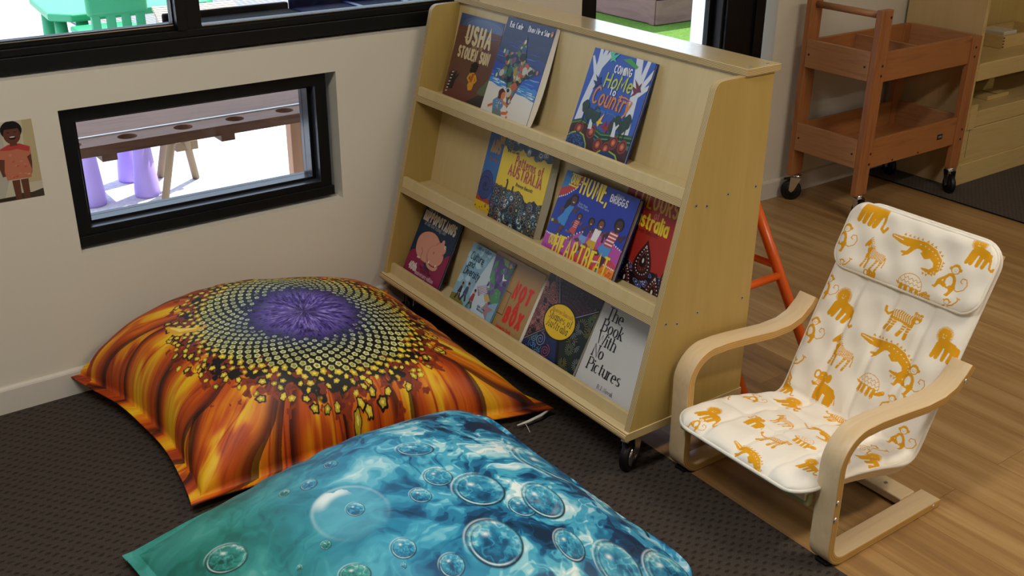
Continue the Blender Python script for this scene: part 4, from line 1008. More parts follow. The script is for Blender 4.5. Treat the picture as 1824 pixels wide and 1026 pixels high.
BUBBLES = [(0.372, 0.477, 0.09, 0.09, -0.59, 2), (0.625, 0.584, 0.045, 0.028, -0.53, 1), (0.605, 0.472, 0.034, 0.032, -0.5, 1), (0.531, 0.438, 0.025, 0.026, -0.57, 1), (0.658, 0.391, 0.059, 0.057, -0.45, 1), (0.706, 0.301, 0.032, 0.034, -0.49, 1), (0.354, 0.623, 0.019, 0.024, -0.88, 1), (0.382, 0.472, 0.021, 0.022, -0.54, 1), (0.28, 0.432, 0.012, 0.01, -0.7, 1), (0.577, 0.242, 0.061, 0.066, -0.46, 1), (0.722, 0.167, 0.032, 0.044, -0.34, 1), (0.404, 0.326, 0.027, 0.026, -0.58, 1), (0.439, 0.666, 0.017, 0.017, -1.04, 1), (0.798, 0.092, 0.052, 0.06, -0.2, 1), (0.931, 0.447, 0.09, 0.09, 0.59, 1), (0.113, 0.594, 0.057, 0.033, -1.01, 1), (0.464, 0.241, 0.027, 0.028, -0.58, 1), (0.975, 0.253, 0.058, 0.076, 0.32, 1), (0.924, 0.05, 0.067, 0.058, -0.04, 1), (0.29, 0.337, 0.034, 0.023, -0.67, 1), (0.766, 0.299, 0.047, 0.063, -0.36, 1), (0.211, 0.429, 0.007, 0.007, -0.7, 1), (0.381, 0.293, 0.006, 0.007, -0.52, 1), (0.299, 0.641, 0.013, 0.015, -0.98, 1)]
def paint_water(U, V):
    X = U*1.0; Y = V*.85
    wx = fbm(X*8, Y*8, 61, 4)-.5; wy = fbm(X*8+40, Y*8+9, 71, 4)-.5
    a = fbm(X*9+wx*1.2, Y*12+wy*1.2, 81, 3); bq = fbm(X*18+wx*1.5+9, Y*24+wy*1.5, 91, 3)
    ridge = 1-np.abs(2*fbm(X*12+wx*1.4+3, Y*16+wy*1.4+7, 101, 2)-1)
    lum = (a-.5)*1.35+(bq-.5)*.8+.425+.16*sstep(.86, .98, ridge)
    gl = sstep(.30, .0, X)*.9+.1                       # greener at the left corner
    calm = sstep(.85, .25, X)*.78                      # smoother on the left half
    fine = 1-np.abs(2*fbm(X*24+wx*3+13, Y*27+wy*3+2, 111, 2)-1); patch = sstep(.60, .68, fbm(X*11+wx*2+21, Y*14+wy*2, 121, 3))
    lum = lum+.16*sstep(.88, .98, fine)*(1-calm)-.20*sstep(.80, .94, 1-np.abs(2*fbm(X*16+wx*3+5, Y*19+wy*3+31, 161, 2)-1))+.26*patch*(.35+.65*(1-calm))
    lum = lum+.055*np.sin(lum*27)*(1-.5*calm)+.03*np.sin(fbm(X*5, Y*7, 171, 2)*60)
    lum = lum*(1-calm)+.50*calm+.10*(vnoise(X*3, Y*3, 5)-.5)
    blue = [(0.0, srgb('#062A45')), (.25, srgb('#0F4F78')), (.42, srgb('#2584A8')), (.58, srgb('#4BAAC4')), (.74, srgb('#93CDD8')), (.95, srgb('#E4F0EC'))]
    teal = [(0.0, srgb('#04261F')), (.25, srgb('#0B4A40')), (.42, srgb('#1F7F72')), (.58, srgb('#3D9C92')), (.74, srgb('#8CC6BC')), (.95, srgb('#E0EEE6'))]
    C = np.empty(U.shape+(3,), np.float32); k = np.clip(sstep(.50, .06, X+.25*(.5-Y)), 0, 1)
    for ch in range(3):
        c1 = np.interp(lum, [s[0] for s in blue], [s[1][ch] for s in blue]); c2 = np.interp(lum, [s[0] for s in teal], [s[1][ch] for s in teal])
        C[..., ch] = c1*(1-k)+c2*k
    n4_ = fbm(X*26, Y*26, 151, 3)
    deep = sstep(.72, 1.02, X-.25*Y+.1)*.45; C *= (1-deep[..., None]*np.array([.75, .5, .2]))
    for (cu, cv, rx, ry, rot, kind) in BUBBLES:
        dx = X-cu; dy = Y-cv; ca, sa = math.cos(rot), math.sin(rot)
        p = (dx*ca+dy*sa)/rx; q = (-dx*sa+dy*ca)/ry; d = np.hypot(p, q); w_ = d < 1.25
        if not w_.any(): continue
        d_ = d[w_]; p_ = p[w_]; q_ = q[w_]; c = C[w_]
        an = np.arctan2(q_, p_)
        if kind == 2:      # broad pale halo
            kk = sstep(1.05, .7, d_)*.5; c = c*(1-kk[:, None])+srgb('#63AFC2')*kk[:, None]
            kk = np.exp(-((d_-.93)/.05)**2)*.35*(.5+.5*np.cos(an-2.2)); c = c*(1-kk[:, None])+srgb('#D8ECEE')*kk[:, None]
            kk = sstep(.5, .75, d_)*sstep(1.0, .85, d_)*sstep(.6, 1.0, np.cos(an-2.3))*(n4_[w_] > .5)*.8; c = c*(1-kk[:, None])+srgb('#EFF6F2')*kk[:, None]
        else:
            ins = sstep(1.0, .96, d_)*.85
            n_ = fbm(p_*3.2+cu*50, q_*3.2+cv*50, 131, 4); n2_ = 1-np.abs(2*fbm(p_*2.6+cu*31, q_*2.6+cv*17, 141, 3)-1)
            icol = np.empty_like(c); l2 = .02+.62*n_+.20*q_+.18*sstep(.84, .98, n2_)+.15*sstep(.3, .9, d_)
            st = blue if cu > .33 else teal
            for ch in range(3): icol[:, ch] = np.interp(l2, [s[0] for s in st], [s[1][ch] for s in st])
            c = c*(1-ins[:, None])+icol*ins[:, None]
            wd = .045 if rx > .02 else .09
            rim = np.exp(-((d_-.96)/wd)**2)*(.72+.28*np.cos(an+1.0)); c = c*(1-rim[:, None])+srgb('#031520')*rim[:, None]
            rim = np.exp(-((d_-.80)/.035)**2)*(.35+.35*np.cos(an+2.6)); c = c*(1-rim[:, None])+srgb('#06202E')*rim[:, None]
            hi = np.exp(-((d_-.875)/.030)**2)*(.10+.75*sstep(.3, 1, np.cos(an+2.0))); c = c*(1-hi[:, None])+srgb('#DCECEC')*hi[:, None]
            hi = np.exp(-((d_-1.06)/.04)**2)*sstep(.3, 1, np.cos(an-2.4))*.6; c = c*(1-hi[:, None])+srgb('#CFE6EA')*hi[:, None]
            sp = np.exp(-(((p_+.25)/.13)**2+((q_-.35)/.10)**2))*.8; c = c*(1-sp[:, None])+srgb('#EEF6F4')*sp[:, None]
        C[w_] = c
    return C
M_water = print_material('printed_satin_water', .46, .4, 700)
make_cushion('floor_cushion', BLU_C, BLU_K, paint_water, 1000, 760, M_water, 'large floor cushion printed with blue-green water and air bubbles, nearest the camera')

# ================================================================== LETTERING (stroke skeletons) AND FLAT ARTWORK
def _a(cx, cy, rx, ry, a0, a1, n=10): return [(cx+rx*math.cos(math.radians(a0+(a1-a0)*i/n)), cy+ry*math.sin(math.radians(a0+(a1-a0)*i/n))) for i in range(n+1)]
X_ = .64
def glyphs():
    g = {}
    g['A'] = (.72, [[(0,0),(.36,1),(.72,0)], [(.13,.36),(.59,.36)]])
    g['B'] = (.62, [[(0,0),(0,1)], [(0,1),(.3,1)]+_a(.3,.77,.27,.23,90,-90)+[(0,.54)], [(.3,.54)]+_a(.32,.27,.3,.27,90,-90)+[(0,0)]])
    g['C'] = (.68, [_a(.38,.5,.38,.5,50,310,16)])
    g['D'] = (.68, [[(0,0),(0,1),(.25,1)]+_a(.25,.5,.43,.5,90,-90,14)+[(0,0)]])
    g['E'] = (.56, [[(.54,1),(0,1),(0,0),(.56,0)], [(0,.53),(.46,.53)]])
    g['F'] = (.54, [[(.54,1),(0,1),(0,0)], [(0,.52),(.44,.52)]])
    g['G'] = (.72, [_a(.38,.5,.38,.5,50,330,16)+[(.72,.46),(.45,.46)]])
    g['H'] = (.66, [[(0,0),(0,1)], [(.66,0),(.66,1)], [(0,.52),(.66,.52)]])
    g['I'] = (.0, [[(0,0),(0,1)]])
    g['J'] = (.42, [[(.42,1),(.42,.24)]+_a(.21,.24,.21,.24,0,-170,8)])
    g['K'] = (.64, [[(0,0),(0,1)], [(.60,1),(0,.42)], [(.2,.6),(.64,0)]])
    g['L'] = (.52, [[(0,1),(0,0),(.52,0)]])
    g['M'] = (.86, [[(0,0),(.06,1),(.43,.25),(.80,1),(.86,0)]])
    g['N'] = (.68, [[(0,0),(0,1),(.68,0),(.68,1)]])
    g['O'] = (.76, [_a(.38,.5,.38,.5,90,450,20)])
    g['P'] = (.58, [[(0,0),(0,1),(.3,1)]+_a(.3,.74,.28,.26,90,-90)+[(0,.48)]])
    g['Q'] = (.76, [_a(.38,.5,.38,.5,90,450,20), [(.45,.25),(.75,-.08)]])
    g['R'] = (.62, [[(0,0),(0,1),(.3,1)]+_a(.3,.75,.28,.25,90,-90)+[(0,.5)], [(.28,.5),(.62,0)]])
    g['S'] = (.56, [_a(.28,.75,.26,.25,35,270,10)+_a(.28,.25,.28,.25,90,-150,10)])
    g['T'] = (.68, [[(0,1),(.68,1)], [(.34,1),(.34,0)]])
    g['U'] = (.66, [[(0,1),(0,.33)]+_a(.33,.33,.33,.33,180,360,10)+[(.66,1)]])
    g['V'] = (.70, [[(0,1),(.35,0),(.70,1)]])
    g['W'] = (1.0, [[(0,1),(.25,0),(.5,.8),(.75,0),(1,1)]])
    g['X'] = (.64, [[(0,1),(.64,0)], [(0,0),(.64,1)]])
    g['Y'] = (.66, [[(0,1),(.33,.45),(.66,1)], [(.33,.45),(.33,0)]])
    g['Z'] = (.6, [[(0,1),(.6,1),(0,0),(.6,0)]])
    o = _a(.26,.32,.26,.32,0,360,16)
    g['a'] = (.5, [_a(.24,.3,.24,.3,20,340,14), [(.48,X_),(.48,0)]])
    g['b'] = (.52, [[(0,1),(0,0)], _a(.26,.32,.26,.32,160,-160,14)])
    g['c'] = (.46, [_a(.26,.32,.26,.32,50,310,12)])
    g['d'] = (.52, [[(.52,1),(.52,0)], _a(.26,.32,.26,.32,20,340,14)])
    g['e'] = (.52, [[(.02,.34),(.5,.34)]+_a(.26,.32,.25,.32,5,310,14)])
    g['f'] = (.34, [_a(.28,.8,.14,.2,60,180,6)+[(.14,0)], [(0,.62),(.32,.62)]])
    g['g'] = (.5, [_a(.24,.32,.24,.32,20,340,14), [(.48,X_),(.48,-.1)]+_a(.25,-.1,.23,.2,0,-160,8)])
    g['h'] = (.48, [[(0,1),(0,0)], _a(.24,.4,.24,.24,180,0,8)+[(.48,0)]])
    g['i'] = (.0, [[(0,X_),(0,0)], [(0,.86),(0,.89)]])
    g['j'] = (.1, [[(.1,X_),(.1,-.15)]+_a(-.05,-.15,.15,.14,0,-120,6), [(.1,.86),(.1,.89)]])
    g['k'] = (.46, [[(0,1),(0,0)], [(.42,X_),(0,.26)], [(.14,.38),(.46,0)]])
    g['l'] = (.0, [[(0,1),(0,0)]])
    g['m'] = (.8, [[(0,X_),(0,0)], _a(.2,.44,.2,.2,180,0,8)+[(.4,0)], _a(.6,.44,.2,.2,180,0,8)+[(.8,0)]])
    g['n'] = (.46, [[(0,X_),(0,0)], _a(.23,.41,.23,.23,180,0,8)+[(.46,0)]])
    g['o'] = (.52, [o])
    g['p'] = (.52, [[(0,X_),(0,-.32)], _a(.26,.32,.26,.32,160,-160,14)])
    g['r'] = (.3, [[(0,X_),(0,0)], _a(.22,.38,.22,.26,180,60,6)])
    g['s'] = (.4, [_a(.2,.475,.18,.165,35,270,8)+_a(.2,.155,.2,.155,90,-150,8)])
    g['t'] = (.34, [[(.14,.9),(.14,.14)]+_a(.26,.14,.12,.14,180,290,5), [(0,.62),(.34,.62)]])
    g['u'] = (.46, [[(0,X_),(0,.24)]+_a(.23,.24,.23,.24,180,360,8)+[(.46,X_)], [(.46,.3),(.46,0)]])
    g['v'] = (.46, [[(0,X_),(.23,0),(.46,X_)]])
    g['w'] = (.7, [[(0,X_),(.18,0),(.35,.5),(.52,0),(.7,X_)]])
    g['y'] = (.46, [[(0,X_),(.24,.04)], [(.46,X_),(.2,-.12),(.02,-.3)]])
    g['z'] = (.42, [[(0,X_),(.42,X_),(0,0),(.42,0)]])
    g['4'] = (.58, [[(.42,0),(.42,1),(0,.3),(.58,.3)]])
    g['0'] = (.6, [_a(.3,.5,.3,.5,90,450,18)])
    g['.'] = (.0, [[(0,.0),(0,.03)]]); g[','] = (.05, [[(.05,.05),(0,-.16)]]); g["'"] = (0, [[(0,1),(0,.84)]])
    return g
GL = glyphs()
class Art:
    """flat artwork laid on a cover: O origin, U right, V up, N outwards"""
    def __init__(s, O, U, V, N, w_, h_):
        s.b = MB(); s.O, s.U, s.V, s.N = O, U, V, N; s.w, s.h = w_, h_; s.lv = 1; s.clip = True; s.k = 0
    def P(s, u, v): return tuple(s.O+s.U*u+s.V*v+s.N*(s.lv*.00015+(s.k % 16)*.0000016))
    def poly(s, pts, c):
        """pts in cover metres; clipped to the cover"""
        m = ink(c) if isinstance(c, str) else c; s.k += 1
        if s.clip: pts = s._clip(pts)
        if len(pts) < 3: return
        v3 = [Vector((p[0], p[1], 0)) for p in pts]
        if len(pts) == 3: tris = [(0, 1, 2)]
        elif len(pts) == 4 and s._convex(pts): tris = [(0, 1, 2, 3)]
        else: tris = tessellate_polygon([v3])
        s.b.add([s.P(*p) for p in pts], tris, m)
    def _convex(s, p):
        sg = [(p[(i+1) % 4][0]-p[i][0])*(p[(i+2) % 4][1]-p[(i+1) % 4][1])-(p[(i+1) % 4][1]-p[i][1])*(p[(i+2) % 4][0]-p[(i+1) % 4][0]) for i in range(4)]
        return all(x >= 0 for x in sg) or all(x <= 0 for x in sg)
    def _clip(s, pts):
        for ax, lim, sg in ((0, 0, 1), (0, s.w, -1), (1, 0, 1), (1, s.h, -1)):
            if all((p[ax]-lim)*sg >= 0 for p in pts): continue
            out = []
            for i in range(len(pts)):
                a, b = pts[i], pts[(i+1) % len(pts)]; da, db = (a[ax]-lim)*sg, (b[ax]-lim)*sg
                if da >= 0: out.append(a)
                if da*db < 0: t_ = da/(da-db); out.append((a[0]+(b[0]-a[0])*t_, a[1]+(b[1]-a[1])*t_))
            pts = out
            if not pts: return []
        return pts
    def rect(s, u0, v0, u1, v1, c): s.poly([(u0, v0), (u1, v0), (u1, v1), (u0, v1)], c)
    def ell(s, u, v, ru, rv, c, n=18, rot=0):
        a, b = math.cos(rot), math.sin(rot); s.k += 1
        pts = [(u+ru*math.cos(2*PI*i/n)*a-rv*math.sin(2*PI*i/n)*b, v+ru*math.cos(2*PI*i/n)*b+rv*math.sin(2*PI*i/n)*a) for i in range(n)]
        pts = s._clip(pts) if s.clip else pts
        if len(pts) >= 3: s.b.add([s.P(*p) for p in pts], [tuple(range(len(pts)))], ink(c))
    def dots(s, pts, r, c, n=6):
        for p in pts: s.ell(p[0], p[1], r, r, c, n)
    def line(s, pts, r, c, caps=True):
        N = len(pts); R = r if isinstance(r, (list, tuple)) else [r]*N
        L, Rr = [], []
        for i, p in enumerate(pts):
            a = pts[max(i-1, 0)]; b = pts[min(i+1, N-1)]; dx, dy = b[0]-a[0], b[1]-a[1]; l = math.hypot(dx, dy) or 1
            nx, ny = -dy/l, dx/l; k = 1.0
            if 0 < i < N-1:
                d1 = (p[0]-pts[i-1][0], p[1]-pts[i-1][1]); l1 = math.hypot(*d1) or 1
                k = min(1/max(.35, abs((-d1[1]/l1)*nx+(d1[0]/l1)*ny)), 2.2)
            L.append((p[0]+nx*R[i]*k, p[1]+ny*R[i]*k)); Rr.append((p[0]-nx*R[i]*k, p[1]-ny*R[i]*k))
        for i in range(N-1): s.poly([Rr[i], Rr[i+1], L[i+1], L[i]], c)
    def text(s, txt, u, v, h, c, wt=.09, sx=1.0, gap=.22, slant=0.0, serif=False, jit=0.0, rot=0.0, align='l', space=.42):
        rng = random.Random(txt); width = 0
        for ch in txt: width += (space if ch == ' ' else GL[ch][0]*sx+gap)
        width -= gap; x = 0 if align == 'l' else (-width/2 if align == 'c' else -width)
        cr, sr = math.cos(rot), math.sin(rot)
        for ch in txt:
            if ch == ' ': x += space; continue
            w_, strokes = GL[ch]; jr = rng.uniform(-jit, jit); jy = rng.uniform(-jit, jit)*.5
            def T(p):
                px = (p[0]-w_/2)*sx; py = p[1]; px, py = px-py*jr*.6, py+px*jr*.6
                px = px+w_*sx/2+x+slant*p[1]; py += jy
                return (u+(px*cr-py*sr)*h, v+(px*sr+py*cr)*h)
            for st in strokes:
                q = [T(p) for p in st]
                if len(q) == 2 and st[0][0] == st[1][0] and abs(st[0][1]-st[1][1]) < .05:   # dots
                    s.ell(*q[0], wt*h*1.05, wt*h*1.05, c, 10); continue
                if serif: rr = [wt*h*(1.0 if abs((st[min(i+1, len(st)-1)][0]-st[max(i-1, 0)][0])) < abs(st[min(i+1, len(st)-1)][1]-st[max(i-1, 0)][1]) else .45) for i in range(len(st))]
                else: rr = wt*h
                s.line(q, rr, c)
                if serif:
                    for k, kk in ((0, 1), (-1, -2)):
                        a, b = st[k], st[kk]
                        if abs(a[1]-b[1]) > abs(a[0]-b[0])*.9 and (a[1] in (0, 1, X_) or abs(a[1]+.32) < .01):
                            sy = a[1]; d = .035 if sy in (1, X_) else -.035
                            s.line([T((a[0]-.15/sx if not (sy == X_) else a[0]-.15, sy)), T((a[0]+(.15 if sy != X_ and not (ch in 'hkbdl' and sy == 1) else .02), sy))], .038*h, c)
                else:
                    for p in (q[0], q[-1]): s.ell(*p, wt*h, wt*h, c, 8)
            x += w_*sx+gap
    def blob(s, u, v, ru, rv, c, n=22, amp=.1, seed=0):
        r = random.Random(seed); ph = [r.uniform(0, 6) for _ in range(3)]
        s.poly([(u+ru*(1+amp*math.sin(3*2*PI*i/n+ph[0])+amp*.6*math.sin(5*2*PI*i/n+ph[1]))*math.cos(2*PI*i/n), v+rv*(1+amp*math.sin(2*2*PI*i/n+ph[2])+amp*.6*math.sin(5*2*PI*i/n+ph[1]))*math.sin(2*PI*i/n)) for i in range(n)], c)

# ================================================================== PICTURE BOOKS
BOOKS = 'picture books on the display shelves'
def make_book(label, yL, yR, xb, zs, top, th, bg, hard=False, spread=0.0, page='#D8D2C4', edge=None):
    """front cover plane: bottom edge at (xb, zs), top edge at top=(x, z); th = thickness behind the cover"""
    B = Vector((xb, yL, zs)); Tp = Vector((top[0], yL, top[1])); V = (Tp-B); h_ = V.length; V.normalize()
    U = Vector((0, -1, 0)); N = U.cross(V); w_ = yL-yR
    t = thing('picture_book', B, label, 'book', BOOKS)
    a = Art(B, U, V, N, w_, h_); ct = .0025 if hard else .0008
    cv = ink(bg); mp = mat('page_edges_'+page, page, .7, .2)
    def slab(b, n0, n1, u0, u1, v0, v1, m, nr=None):
        q = []
        for n_, nn in ((n0, n0), (n1, n1)):
            for (u, v) in ((u0, v0), (u1, v0), (u1, v1), (u0, v1)):
                e = (nr if (nr is not None and u == u1 and n_ == n1) else nn)
                q.append(tuple(B+U*u+V*v+N*e))
        b.add(q, [(0,1,2,3), (4,5,6,7), (0,1,5,4), (1,2,6,5), (2,3,7,6), (3,0,4,7)], m)
    slab(a.b, 0, -ct, 0, w_, 0, h_, ink(edge) if edge else cv)
    i = .003 if hard else .0006
    b = MB(); slab(b, -ct, -(th-ct), i*0, w_-i, i, h_-i, mp); b.build('page_block', t)
    b = MB(); slab(b, -(th-ct), -th, 0, w_, 0, h_, ink(edge) if edge else cv); b.build('back_cover', t)
    return t, a
def done(t, a): a.b.build('front_cover', t, weld=False)
def back_at(z, off):         # point in front of the sloping back board by off
    return (xback(z)-off*1.025, z)

# --- top tier ------------------------------------------------------------------
t, a = make_book('picture book titled USHA AND THE STOLEN SUN, brown brick cover, first on the top tier', -.088, -.322, 1.822, .7425, back_at(.993, .009), .007, '#65443A')
W, H = a.w, a.h
r = random.Random(3)
for k in range(46):
    v = H*.0185*k
    if v > H*.86: break
    a.rect(0, v, W, v+.0008, '#80594B')
    for j in range(9): x = W*(j+.5*(k % 2))/8.5+r.uniform(-.002, .002); a.rect(x, v, x+.0007, v+H*.0185, '#7A5447')
a.lv = 2; a.rect(0, H*.86, W, H, '#3A4E74'); a.lv = 3
[a.ell(W*.60, H*.885, W*q, H*.09*q/.4, c, 28) for q, c in ((.52, '#4A5E82'), (.42, '#5E7092'), (.32, '#7A889F'), (.21, '#98A2AE'))]; a.lv = 4; a.rect(0, H*.80, W, H*.86, '#65443A'); [a.rect(0, H*(.80+.0185*k), W, H*(.80+.0185*k)+.0008, '#80594B') for k in range(4)]
a.lv = 5
CRM = '#D8C69A'
a.text('USHA', W*.52, H*.675, .051, CRM, .115, .62, .30, align='c'); a.text('AND THE', W*.54, H*.620, .012, '#A88468', .12, .7, .3, align='c')
a.text('STOLEN SUN', W*.50, H*.495, .031, CRM, .125, .50, .27, jit=.06, align='c', space=.4)
a.poly([(W*.0, 0), (W*.0, H*.16), (W*.3, H*.20), (W*.7, H*.17), (W, H*.10), (W, 0)], '#6B3F38'); a.poly([(W*.55, 0), (W*.80, H*.12), (W, H*.15), (W, 0)], '#3B3633')
a.lv = 6
a.poly([(W*.54, H*.36), (W*.62, H*.36), (W*.66, H*.26), (W*.64, H*.16), (W*.56, H*.14), (W*.52, H*.20), (W*.55, H*.27)], '#D99A28'); a.line([(W*.53, H*.34), (W*.49, H*.28), (W*.54, H*.25)], .004, '#D99A28'); a.line([(W*.64, H*.34), (W*.69, H*.28), (W*.66, H*.25)], .004, '#D99A28')
a.poly([(W*.57, H*.345), (W*.62, H*.355), (W*.60, H*.25), (W*.55, H*.24)], '#B4501E'); a.lv = 7
a.blob(W*.585, H*.425, W*.075, H*.065, '#171311', seed=2); a.blob(W*.54, H*.38, W*.045, H*.03, '#171311', seed=3)
for k in range(9): a.line([(W*(.78+.02*k), H*.14), (W*(.80+.02*k), H*(.19+.018*k)), (W*(.84+.018*k), H*(.21+.018*k))], .0022, '#5E6A50')
for k in range(8): a.line([(W*.12, H*.10), (W*(.06+.03*k), H*(.28+.02*(k % 3)))], [.006, .002], '#34302C')
a.poly([(W*.06, H*.08), (W*.20, H*.10), (W*.22, H*.26), (W*.10, H*.27)], '#26262A'); a.lv = 8
for k in range(7): a.line([(W*(.05+.01*k), H*(.05+.04*k)), (W*(.09+.01*k), H*(.06+.04*k))], .0018, '#CFCAC2')
done(t, a)

t, a = make_book('picture book titled Draw Me a Star, night-blue cover with patchwork star above white sand', -.338, -.572, 1.797, .7425, back_at(1.018, .013), .012, '#232E55')
W, H = a.w, a.h; r = random.Random(5)
for (v0, c) in ((.80, '#2A3358'), (.66, '#2C3A74'), (.54, '#2B429A'), (.46, '#2F58B4'), (.38, '#3E83C8')):
    n = 16; a.poly([(0, 0), (W, 0)]+[(W*(1-i/n), H*(v0+r.uniform(-.012, .012))) for i in range(n+1)], c); a.lv += .5
for k in range(70):
    v = r.uniform(.34, .80); x = r.uniform(0, .8); c = r.choice(['#3A4FA8', '#31418A', '#3F6FC0', '#22306C'] if v > .5 else ['#5FA4DA', '#2F66B8', '#7CB8DF'])
    a.line([(W*x, H*v), (W*(x+.1), H*(v+r.uniform(-.006, .006))), (W*(x+.2), H*(v+r.uniform(-.01, .01)))], [.0004, r.uniform(.0008, .0018), .0004], c)
a.lv = 5; n = 14
a.poly([(0, 0), (W, 0)]+[(W*(1-i/n), H*(.27+.055*(i/n)+r.uniform(-.008, .008))) for i in range(n+1)], '#D9D4CC')
for k in range(26): x = r.uniform(.0, .9); v = .28+.05*(1-x)+r.uniform(0, .05); a.line([(W*x, H*v), (W*(x+.12), H*(v-.004))], [.0003, .0016], r.choice(['#CFE0E6', '#8FC4DD', '#E4E2DC']))
a.lv = 6
star = [(.50, .865), (.615, .62), (.965, .545), (.66, .43), (.52, .12), (.36, .36), (-.0+.055, .40), (.24, .53), (.10, .70), (.36, .655)]
sp = [(W*x, H*y) for x, y in star]; a.poly(sp, '#2C4A5A')
def inside(p, q):
    ins = False
    for i in range(len(q)):
        (x0, y0), (x1, y1) = q[i], q[(i+1) % len(q)]
        if (y0 > p[1]) != (y1 > p[1]) and p[0] < (x1-x0)*(p[1]-y0)/(y1-y0)+x0: ins = not ins
    return ins
a.lv = 7; pal = ['#A84A2E', '#2F5E3E', '#B9B4A4', '#1E2848', '#5A8496', '#14161C', '#6E4864', '#A08638', '#4A7442', '#B0573F', '#2A4C70', '#14161C', '#20242E']
cnt = 0
for k in range(900):
    p = (r.uniform(0, W), r.uniform(H*.12, H*.87)); rr = r.uniform(.004, .015)
    if inside(p, sp) and all(inside((p[0]+rr*.75*math.cos(q), p[1]+rr*.75*math.sin(q)), sp) for q in (0, 1.05, 2.1, 3.14, 4.2, 5.2)):
        cnt += 1; a.lv = 7+(cnt % 5)*.4; a.ell(*p, rr*r.uniform(.6, 1), rr, r.choice(pal), 9, r.uniform(0, 3))
a.lv = 10
for (u, v) in ((.50, .80), (.53, .20), (.90, .545), (.14, .66), (.12, .41)): a.ell(W*u, H*v, .0045, .007, r.choice(['#C9C4B0', '#5E8F4E', '#C4694F']), 8)
a.text('Eric Carle', W*.10, H*.905, .0165, '#D6D8DE', .10, .62, .17, serif=True, space=.3); a.text('Draw Me a Star', W*.485, H*.905, .0165, '#D6D8DE', .10, .60, .17, serif=True, space=.3)
a.ell(W*.955, H*.935, .0055, .0085, '#D98A1E', 16); a.lv = 11; a.ell(W*.955, H*.935, .0026, .0058, '#191919', 12); a.lv = 12; a.ell(W*.957, H*.931, .0014, .0036, '#E6E4DE', 10)
# a child sitting on the sand, drawing
a.lv = 7
a.poly([(W*.20, H*.16), (W*.28, H*.205), (W*.40, H*.20), (W*.44, H*.13), (W*.40, H*.08), (W*.24, H*.075)], '#5D83A6'); a.poly([(W*.24, H*.08), (W*.42, H*.085), (W*.46, H*.03), (W*.36, H*.005), (W*.26, H*.03)], '#6E7B78')
a.lv = 8; a.line([(W*.40, H*.17), (W*.50, H*.155), (W*.55, H*.18)], .0045, '#C9764A'); a.line([(W*.44, H*.06), (W*.54, H*.075), (W*.56, H*.10)], .0045, '#CC6A3C'); a.line([(W*.43, H*.015), (W*.56, H*.01), (W*.57, H*.05)], .0045, '#CC6A3C'); a.line([(W*.22, H*.12), (W*.13, H*.085)], .004, '#CC6A3C')
a.ell(W*.365, H*.235, .013, .015, '#C9764A', 16); a.line([(W*.49, H*.205), (W*.57, H*.185)], .0015, '#2F4C86'); a.lv = 9; a.blob(W*.335, H*.245, .0155, .017, '#4A2418', seed=8); a.ell(W*.38, H*.23, .010, .012, '#C9764A', 14)
for k in range(14): a.ell(W*r.uniform(.27, .40), H*r.uniform(.10, .18), .0016, .0016, '#C8D4DC', 6)
done(t, a)
# the soft cover bows and the page edges show along its right side
b = MB(); pts = []
Bv = Vector((1.797, -.572, .7425)); Tv = Vector((back_at(1.018, .013)[0], -.572, 1.018)); Vv = Tv-Bv; Nn = Vector((0, -1, 0)).cross(Vv.normalized())
m_ = 14; A_ = []; B_ = []
for k in range(m_+1):
    f = k/m_; e = math.sin(f*PI)**.8*.016*(.35+.65*(1-f)); p = Bv+Vv*f
    A_.append(tuple(p-Nn*.001+Vector((0, -.0002, 0)))); B_.append(tuple(p-Nn*.0112+Vector((0, -.004-e, 0))))
b.add(A_+B_, [(k, k+1, m_+2+k, m_+1+k) for k in range(m_)], mat('page_edges_#D8D2C4', '#D8D2C4')); b.build('page_fan', t, weld=False)

t, a = make_book('picture book titled COMING HOME TO COUNTRY, blue cover with white tree trunks', -.748, -.990, 1.803, .7425, back_at(.997, .013), .011, '#2B4FA6', hard=True, edge='#1E3A86')
W, H = a.w, a.h; a.rect(0, 0, W, H, '#2C50A8'); r = random.Random(9); a.lv = 2
WT = '#C9CED8'
def tree(pts, rr): a.line([(W*x, H*y) for x, y in pts], [q*W*.74 for q in rr], WT)
tree([(.07, .14), (.10, .45), (.15, .72), (.17, .90)], [.075, .07, .062, .075]); tree([(.16, .80), (.12, 1.02)], [.05, .03]); tree([(.16, .80), (.21, 1.02)], [.05, .035]); tree([(.17, .82), (.32, 1.02)], [.045, .05]); tree([(.15, .74), (.02, .92)], [.045, .02])
tree([(.88, .02), (.87, .35), (.84, .60), (.83, .74)], [.085, .075, .075, .08]); tree([(.83, .70), (.74, 1.03)], [.07, .07]); tree([(.85, .70), (.90, 1.02)], [.05, .035]); tree([(.86, .68), (1.02, .93)], [.05, .03]); tree([(.86, .66), (1.02, .78)], [.045, .03])
a.lv = 3
hill = lambda pts, c: a.poly([(W*x, H*y) for x, y in pts]+[(W, 0), (0, 0)], c)
a.clip = True
for (dy, c) in ((0, '#1F4F35'), (-.022, '#56803A'), (-.034, '#143322'), (-.062, '#3D8F6C'), (-.075, '#143322'), (-.10, '#2F6E78')):
    hill([(0, .25+dy), (.15, .30+dy), (.35, .27+dy), (.52, .23+dy), (.72, .26+dy), (1, .29+dy)], c); a.lv += .4
hill([(0, .20), (.10, .25), (.25, .26), (.36, .20), (.46, .12), (.58, .14), (.68, .20), (.82, .20), (1, .14)], '#3A1A18'); a.lv = 7
for (u, v) in ((.15, .195), (.36, .20), (.52, .10), (.66, .09), (.75, .17), (.90, .16)):
    for q, c in ((1, '#7A2E22'), (.72, '#3A1512'), (.55, '#A24A32'), (.28, '#C9774E')): a.ell(W*u, H*v, .0165*q, .020*q, c, 16, -.3); a.lv += .2
    a.lv = 7
